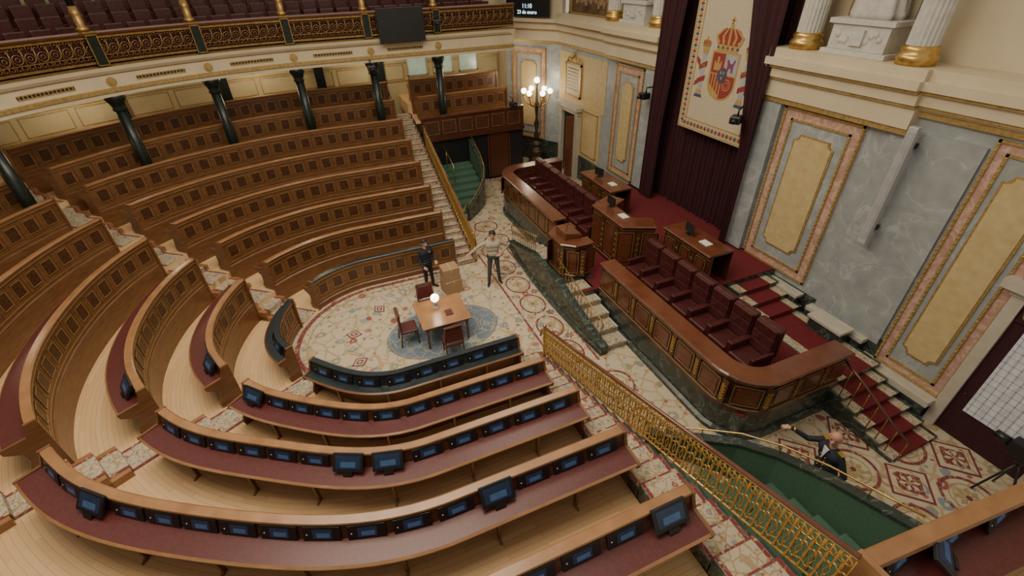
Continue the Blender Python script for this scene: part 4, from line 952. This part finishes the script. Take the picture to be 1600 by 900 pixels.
b=MB(); b.psweep(gp,[(.05,6.38),(.07,6.38),(.07,7.12),(.05,7.12)],0); b.build('dark_backing',['velvet'],T)
ob=MB(); ob.tube(circ(0,.42,.115,14),.011,5,0,True); ob.tube(circ(0,.42,.05,8),.01,4,0,True)
for s in (-1,1):
    ob.tube([(s*.14,0,.12),(s*.14,0,.72)],.009,4); ob.tube(spiral(s*.07,.63,.06,4.5,9,s,-1.2),.009,4); ob.tube(spiral(s*.07,.2,.06,-4.5,9,s,1.2),.009,4)
ob.tube([(0,0,.08),(0,0,.30)],.009,4); ob.tube([(0,0,.54),(0,0,.74)],.009,4)
om=None; us=ALONG(GR,GA,GB,.29)
for i,u in enumerate(us):
    p,n,t=hp(GR,u)
    if om is None: om=ob.build('lattice_ornament',['gold2'],T,False); o=om
    else: o=om.copy(); col.objects.link(o); o.parent=T
    o.location=Vector((p[0]-n[0]*.03,p[1]-n[1]*.03,6.34))-T.location; o.rotation_euler=(0,0,math.atan2(t[1],t[0]))
ss=[u2s(GR,u) for r,u in colU]
b=MB()
for i,(r,u) in enumerate(colU):
    p,n,t=hp(GR,u)
    m_=(-n[0],-n[1]); ring=[(.13*math.cos(q*PI/8),5.9+.13*math.sin(q*PI/8)) for q in range(16)]; b.fpoly(p,t,m_,ring,0,.04,0)
    ring=[(.08*math.cos(q*PI/8),5.9+.08*math.sin(q*PI/8)) for q in range(16)]; b.fpoly(p,t,m_,ring,.04,.07,0)
b.build('trim_7',['goldpaint'],kind='structure')
ss=sorted(ss,reverse=True)
for i in range(len(ss)-1):
    sm=(ss[i]+ss[i+1])/2; b=MB(); path=PATH(GR,s2u(GR,sm-.7),s2u(GR,sm+.7),.2)
    T=thing('vent_grille',f'dark slotted vent grille in the gallery front, {ORD[i+1]} from the left','vent',(path[3][0],path[3][1],5.9))
    b.psweep(path,[(-.012,5.87),(0,5.87),(0,5.94),(-.012,5.94)],0); b.build('opening',['bronze'],T)
    b=MB()
    for uu in ALONG(GR,s2u(GR,sm-.7),s2u(GR,sm+.7),.1): p,n,t=hp(GR,uu); b.fbox(p,t,n,-.012,.012,-.02,0,5.87,5.94)
    b.psweep(path,[(-.02,5.845),(0,5.845),(0,5.87),(-.02,5.87)],0); b.psweep(path,[(-.02,5.94),(0,5.94),(0,5.965),(-.02,5.965)],0); b.build('bars',['goldpaint'],T)
T0=thing('gallery_chair','','chair')
b=MB(); b.box(-.24,.24,-.25,.2,.3,.45); b.build('seat',['leather'],T0,False,bevel=.03)
b=MB(); b.box(-.25,.25,-.33,-.24,.42,1.0); b.build('backrest',['leather'],T0,False,bevel=.03)
for s in (-1,1): b=MB(); b.box(s*.26-.02,s*.26+.02,-.3,.2,0,.6); b.build('side_frame',['dwood'],T0,False)
first=True
for ri,(rr,z) in enumerate(((10.85,6.3),(11.75,6.55),(12.55,6.85),(13.35,7.15))):
    for i,u in enumerate(ALONG(rr,-7.2,D2(66),.6)):
        p,n,t=hp(rr,u); rz=math.atan2(-n[1],-n[0])-PI/2
        lab=f'dark red leather gallery seat, {od(i+1)} from the right end, {["front","second","third","back"][ri]} row'
        if first: T0.location=(p[0],p[1],z); T0.rotation_euler=(0,0,rz); T0['label']=lab; T0['group']='gallery seats'; first=False
        else: dup(T0,(p[0],p[1],z),rz,lab,0,'gallery seats')
T=thing('large_screen','large black switched off screen hung on the gallery balustrade','screen',(20.1,-3.9,6.1))
b=MB(); b.box(19.96,20.06,-4.75,-3.0,6.15,7.3); b.build('housing',['black'],T,bevel=.01)
b=MB(); b.box(19.98,20.3,-4.0,-3.8,7.22,7.3); b.build('bracket',['black'],T)
for i,u in enumerate((D2(62),D2(46),D2(30),D2(15),-.2,-2.9)):
    p,n,t=hp(14.25,u); b=MB(); b.fbox(p,t,n,-.2,.2,-.12,.02,3.4,5.55); b.fbox(p,t,n,-.25,.25,-.16,.02,3.4,3.6)
    tag(b.build('dark_pilaster',['iron']),f'dark pilaster on the yellow wall under the gallery, {ORD[i+1]} from the left','pilaster')
for i,y in enumerate((-5.2,-6.5,-7.8)):
    T=thing('window',f'pale green glazed opening at the back under the gallery, {["left","middle","right"][i]} one','window',(24.38,y,4.1))
    b=MB(); b.box(24.36,24.4,y-.45,y+.45,4.2,5.35); b.build('pane',['glass'],T)
    b=MB(); frame_lines(b,(24.38,y),(0,1),(-1,0),-.5,.5,4.15,5.4,0,.06,0,.04); b.build('frame',['cream2'],T)
T=thing('video_camera','black remote video camera on the pilaster left of the tapestry','camera',(13.5,-10.5,4.75))
b=MB(); b.box(-.14,.14,-.12,.2,-.1,.1); bd=b.build('body',['black'],T,False,bevel=.03)
b=MB(); b.tube([(0,.2,0),(0,.3,-.02)],.06,12); b.build('lens',['black'],bd,False)
b=MB(); b.tube([(0,-.02,.1),(0,-.02,.25),(0,-.34,.25)],.025,6); b.build('bracket',['black'],T,False)
dup(T,(9.3,-10.3,5.0),.5,'black remote video camera at the lower right corner of the tapestry'); dup(T,(19.75,-5.15,6.75),PI/2,'black video camera on the gallery rail right of the black screen')
dup(T,(20.0,-2.5,5.35),PI/2,'black video camera under the gallery at the fifth dark column'); dup(T,(19.85,-8.3,3.4),PI/2,'black video camera on the right end of the far parapet')
# ---------------------------------------------------------------- people
def capsule(b,p0,p1,r0,r1,n=12):
    p0,p1=Vector(p0),Vector(p1); d=p1-p0; L=d.length
    if L<1e-5: d=Vector((0,0,1)); L=0
    d.normalize(); a=d.orthogonal().normalized(); c=d.cross(a); rings=[]
    for i in range(5): t=PI/2*(1-i/4); rings.append((p0-d*r0*math.sin(t),max(r0*math.cos(t),1e-4)))
    for i in range(5): t=PI/2*i/4; rings.append((p1+d*r1*math.sin(t),max(r1*math.cos(t),1e-4)))
    vs=[q+(a*math.cos(2*PI*j/n)+c*math.sin(2*PI*j/n))*r for q,r in rings for j in range(n)]
    fs=[(i*n+j,i*n+(j+1)%n,(i+1)*n+(j+1)%n,(i+1)*n+j) for i in range(9) for j in range(n)]+[list(range(n))[::-1],[9*n+j for j in range(n)]]
    b.add(vs,fs)
def person(label,loc,rz,s,arms,legs,cl,hair=True,face=0.,lean=(0,0),extra=None):
    T=thing('person',label,'person',loc,rz); S=[]
    V=lambda x,y,z:Vector((x+lean[0]*max(0,z-.9),y+lean[1]*max(0,z-.9),z))
    top,leg_,shoe,sk=0,1,2,3
    def seg(a,c,r0,r1,m): S.append((Vector(a),Vector(c),r0,r1,m))
    seg(V(0,-.08,.95),V(0,.08,.95),.125,.125,leg_)
    seg(V(0,-.05,1.04),V(0,.05,1.04),.125,.125,top); seg(V(0,-.08,1.2),V(0,.08,1.2),.12,.12,top); seg(V(.01,-.1,1.33),V(.01,.1,1.33),.125,.125,top)
    seg(V(0,-.165,1.42),V(0,.165,1.42),.062,.062,top)
    seg(V(0,0,1.46),V(.01,0,1.55),.058,.052,sk)
    h=V(.02,0,1.65); ca,sa=math.cos(face),math.sin(face)
    HF=lambda x,y,z:h+Vector((x*ca-y*sa,x*sa+y*ca,z))
    seg(HF(-.015,0,.0),HF(-.01,0,.04),.092,.088,sk); seg(HF(.035,0,-.04),HF(.04,0,-.06),.062,.045,sk); seg(HF(.09,0,.0),HF(.108,0,-.025),.01,.015,sk)
    for y in (-.09,.09): seg(HF(-.01,y,-.01),HF(-.015,y,.02),.018,.02,sk)
    seg(HF(.088,-.02,-.062),HF(.088,.02,-.062),.01,.01,sk)
    for sd,(kn,an,toe) in zip((-1,1),legs):
        hip=Vector((0,sd*.09,.9)); seg(hip,kn,.088,.062,leg_); seg(kn,an,.062,.048,leg_); an=Vector(an); d=Vector((toe[0],toe[1],0)).normalized()
        seg(an+Vector((0,0,-.045))-d*.04,an+d*.17+Vector((0,0,-.055)),.04,.034,shoe)
    for sd,(el,wr,hd) in zip((-1,1),arms):
        sh=V(0,sd*.19,1.40); seg(sh,el,.058,.048,top); seg(el,wr,.047,.036,top)
        wr=Vector(wr); hd=Vector(hd).normalized(); side=hd.cross(Vector((0,0,1)))
        if side.length<.3: side=Vector((1,0,0))
        side.normalize(); nrm=side.cross(hd)
        seg(wr,wr+hd*.03,.028,.028,sk); seg(wr+hd*.04+side*.018,wr+hd*.085+side*.022,.02,.018,sk); seg(wr+hd*.04-side*.018,wr+hd*.085-side*.022,.02,.018,sk)
        for q,L in ((-.036,.055),(-.012,.072),(.012,.078),(.036,.066)):
            k0=wr+hd*.09+side*q; k1=k0+hd*L*.55+side*q*.15-nrm*.008; k2=k1+hd*L*.45-nrm*.022
            seg(k0,k1,.0095,.009,sk); seg(k1,k2,.009,.0075,sk)
        t0=wr+hd*.035-side*sd*.03; t1=t0+hd*.03-side*sd*.03; seg(t0,t1,.011,.010,sk); seg(t1,t1+hd*.03-nrm*.01,.010,.008,sk)
    b=MB()
    for a,c,r0,r1,m in S: capsule(b,a,c,r0,r1)
    me=bpy.data.meshes.new('b'); me.from_pydata(b.v,[],b.f); o=bpy.data.objects.new('b',me); col.objects.link(o)
    md=o.modifiers.new('r','REMESH'); md.mode='VOXEL'; md.voxel_size=.0085
    md=o.modifiers.new('s','SMOOTH'); md.factor=.5; md.iterations=3
    dg=bpy.context.evaluated_depsgraph_get(); me2=bpy.data.meshes.new_from_object(o.evaluated_get(dg)); bpy.data.objects.remove(o)
    me2.name='body'; body=bpy.data.objects.new('body',me2); col.objects.link(body); body.parent=T
    me2.materials.clear()
    for mm in cl: me2.materials.append(M[mm])
    me2.materials.append(M['skin'])
    nf=len(me2.polygons); C=np.zeros(nf*3); me2.polygons.foreach_get('center',C); C=C.reshape(-1,3); best=np.full(nf,9.); mi=np.zeros(nf,dtype=np.int32)
    for a,c,r0,r1,m in S:
        A=np.array(a); D=np.array(c)-A; L2=max(D.dot(D),1e-9); t=np.clip(((C-A)@D)/L2,0,1); d=np.linalg.norm(C-A-t[:,None]*D,axis=1)-(r0+(r1-r0)*t)
        k=d<best; best[k]=d[k]; mi[k]=m
    me2.polygons.foreach_set('material_index',mi); me2.polygons.foreach_set('use_smooth',[True]*nf)
    for y in (-.033,.033):
        b=MB(); q=HF(.083,y,.012); b.ball(q,.010,0,8); b.build('eye',['hair'],T,False)
    for y in (-.033,.033):
        b=MB(); q0=HF(.09,y-.015,.034); q1=HF(.09,y+.015,.034); b.tube([q0,q1],.004,5); b.build('eyebrow',['hair'],T,False)
    if hair:
        b=MB(); n=20; vs=[]
        for i in range(8):
            t=PI*.62*i/7
            for j in range(n):
                w=2*PI*j/n; fr=max(0,math.cos(w)); tt=t*(1-.38*fr*fr)
                vs.append(HF(-.014+.101*math.sin(tt)*math.cos(w),.099*math.sin(tt)*math.sin(w),.035+.103*math.cos(tt)))
        b.add(vs,[(i*n+j,i*n+(j+1)%n,(i+1)*n+(j+1)%n,(i+1)*n+j) for i in range(7) for j in range(n)],0,True); b.build('hair',['hair'],T,False)
    if extra: extra(T,V)
    T.scale=(s,s,s); return T
leg=lambda sd,sp=.1,fx=.0:(Vector((.02+fx*.5,sd*(.09+sp*.5),.50)),Vector((fx,sd*(.09+sp),.09)),(1,sd*.25))
person('man in a beige jumper and dark trousers, one hand on hip, the other arm reaching out',(11.8,-4.15,.012),D2(165),1.06,
 [( (.0,-.45,1.27),(.1,-.70,1.12),(.2,-.8,-.35)),((-.10,.46,1.20),(.06,.22,1.03),(.6,-.8,-.1))],
 [leg(-1,.08,.06),leg(1,.07,-.04)],['beige','trous','shoe'],True,-.2)
def pol(T,V):
    b=MB(); b.tube([V(.135*math.cos(a),.20*math.sin(a),1.0) for a in [2*PI*i/20 for i in range(20)]],.02,6,0,True); b.build('belt',['black'],T,False)
    b=MB(); b.box(.12,.14,.05,.10,1.33,1.37); b.build('badge',['silver'],T,False)
person('policeman in black uniform standing behind the cardboard boxes',(12.4,-2.15,.012),D2(205),.99,
 [((-.02,-.28,1.14),(.16,-.24,.96),(.8,.2,-.4)),((-.02,.28,1.14),(.18,.2,1.0),(.8,-.3,-.3))],
 [leg(-1,.04),leg(1,.05)],['navy','navy','shoe'],True,0.,extra=pol)
def ush(T,V):
    for i in range(4):
        for y in (-.05,.05): b=MB(); b.ball(V(.135,y,1.0+.09*i),.014,0,8); b.build('gilt_button',['gold'],T,False)
    b=MB(); b.fpoly((V(.125,0,1.38).x,V(.125,0,1.38).y),(0,1),(1,0),[(-.05,1.47),(.05,1.47),(.0,1.2)],0,.018); b.build('shirt_front',['wsh'],T,False)
    for sd in (-1,1): b=MB(); q=V(0,sd*.17,1.485); b.box(q.x-.04,q.x+.04,q.y-.05,q.y+.05,q.z-.01,q.z+.01); b.build('epaulette',['gold'],T,False)
    b=MB(); b.tube([(.40,-.48,1.406),(.425,-.492,1.415)],.044,12); b.build('gilt_cuff',['gold'],T,False)
person('bald usher in navy uniform with gilt buttons, arm stretched onto the brass handrail',(2.42,-6.92,.012),D2(75),1.06,
 [((.22,-.34,1.31),(.44,-.50,1.42),(.8,-.5,-.1)),((.02,.33,1.15),(.2,.3,.98),(.7,-.3,-.2))],
 [leg(-1,.05,.05),leg(1,.05,-.03)],['navy','navy','shoe'],False,.5,(.08,-.06),ush)
# ---------------------------------------------------------------- lights and camera
w=bpy.data.worlds.new('world'); scene.world=w; w.use_nodes=True
bg=w.node_tree.nodes['Background']; bg.inputs[0].default_value=(1,.91,.76,1); bg.inputs[1].default_value=.52
def area(loc,size,e,colr=(1,.87,.68),rot=(0,0,0)):
    l=bpy.data.lights.new('ceiling_light','AREA'); l.shape='DISK'; l.size=size; l.energy=e; l.color=colr
    o=bpy.data.objects.new('ceiling_light',l); o.location=loc; o.rotation_euler=rot; col.objects.link(o)
area((7.0,1.5,13),9,1500); area((12,-5,12.5),5,350)
def pt(loc,e,r=.15):
    l=bpy.data.lights.new('lamp_and_fill_glow','POINT'); l.energy=e; l.color=(1,.83,.6); l.shadow_soft_size=r
    o=bpy.data.objects.new('lamp_and_fill_glow',l); o.location=loc; col.objects.link(o)
pt((20.6,-9.4,3.9),60); pt((10.25,-1.85,1.35),10,.12)
for a in (60,35,10): 
    p,n,t=hp(12.8,D2(a)); pt((p[0],p[1],5.3),60,.3)  # added fill to brighten under the gallery, no lamp modelled here
pt((23,-3,5.2),55,.3); pt((22.5,-7,5.2),45,.3)  # more added fill under the gallery's far end, without lamps
cam=bpy.data.cameras.new('camera'); co=bpy.data.objects.new('camera',cam); col.objects.link(co); scene.camera=co
f=722.; U=Vector((-370,495.6,-f)).normalized(); Z=-Vector((30,-1030,-f)).normalized(); U=(U-Z*U.dot(Z)).normalized(); Yv=Z.cross(U)
Rm=Matrix(((U.x,U.y,U.z),(Yv.x,Yv.y,Yv.z),(Z.x,Z.y,Z.z)))
co.matrix_world=Matrix.Translation((0,0,H))@Rm.to_4x4()
cam.sensor_width=36; cam.lens=36*f/1600; cam.clip_start=.05
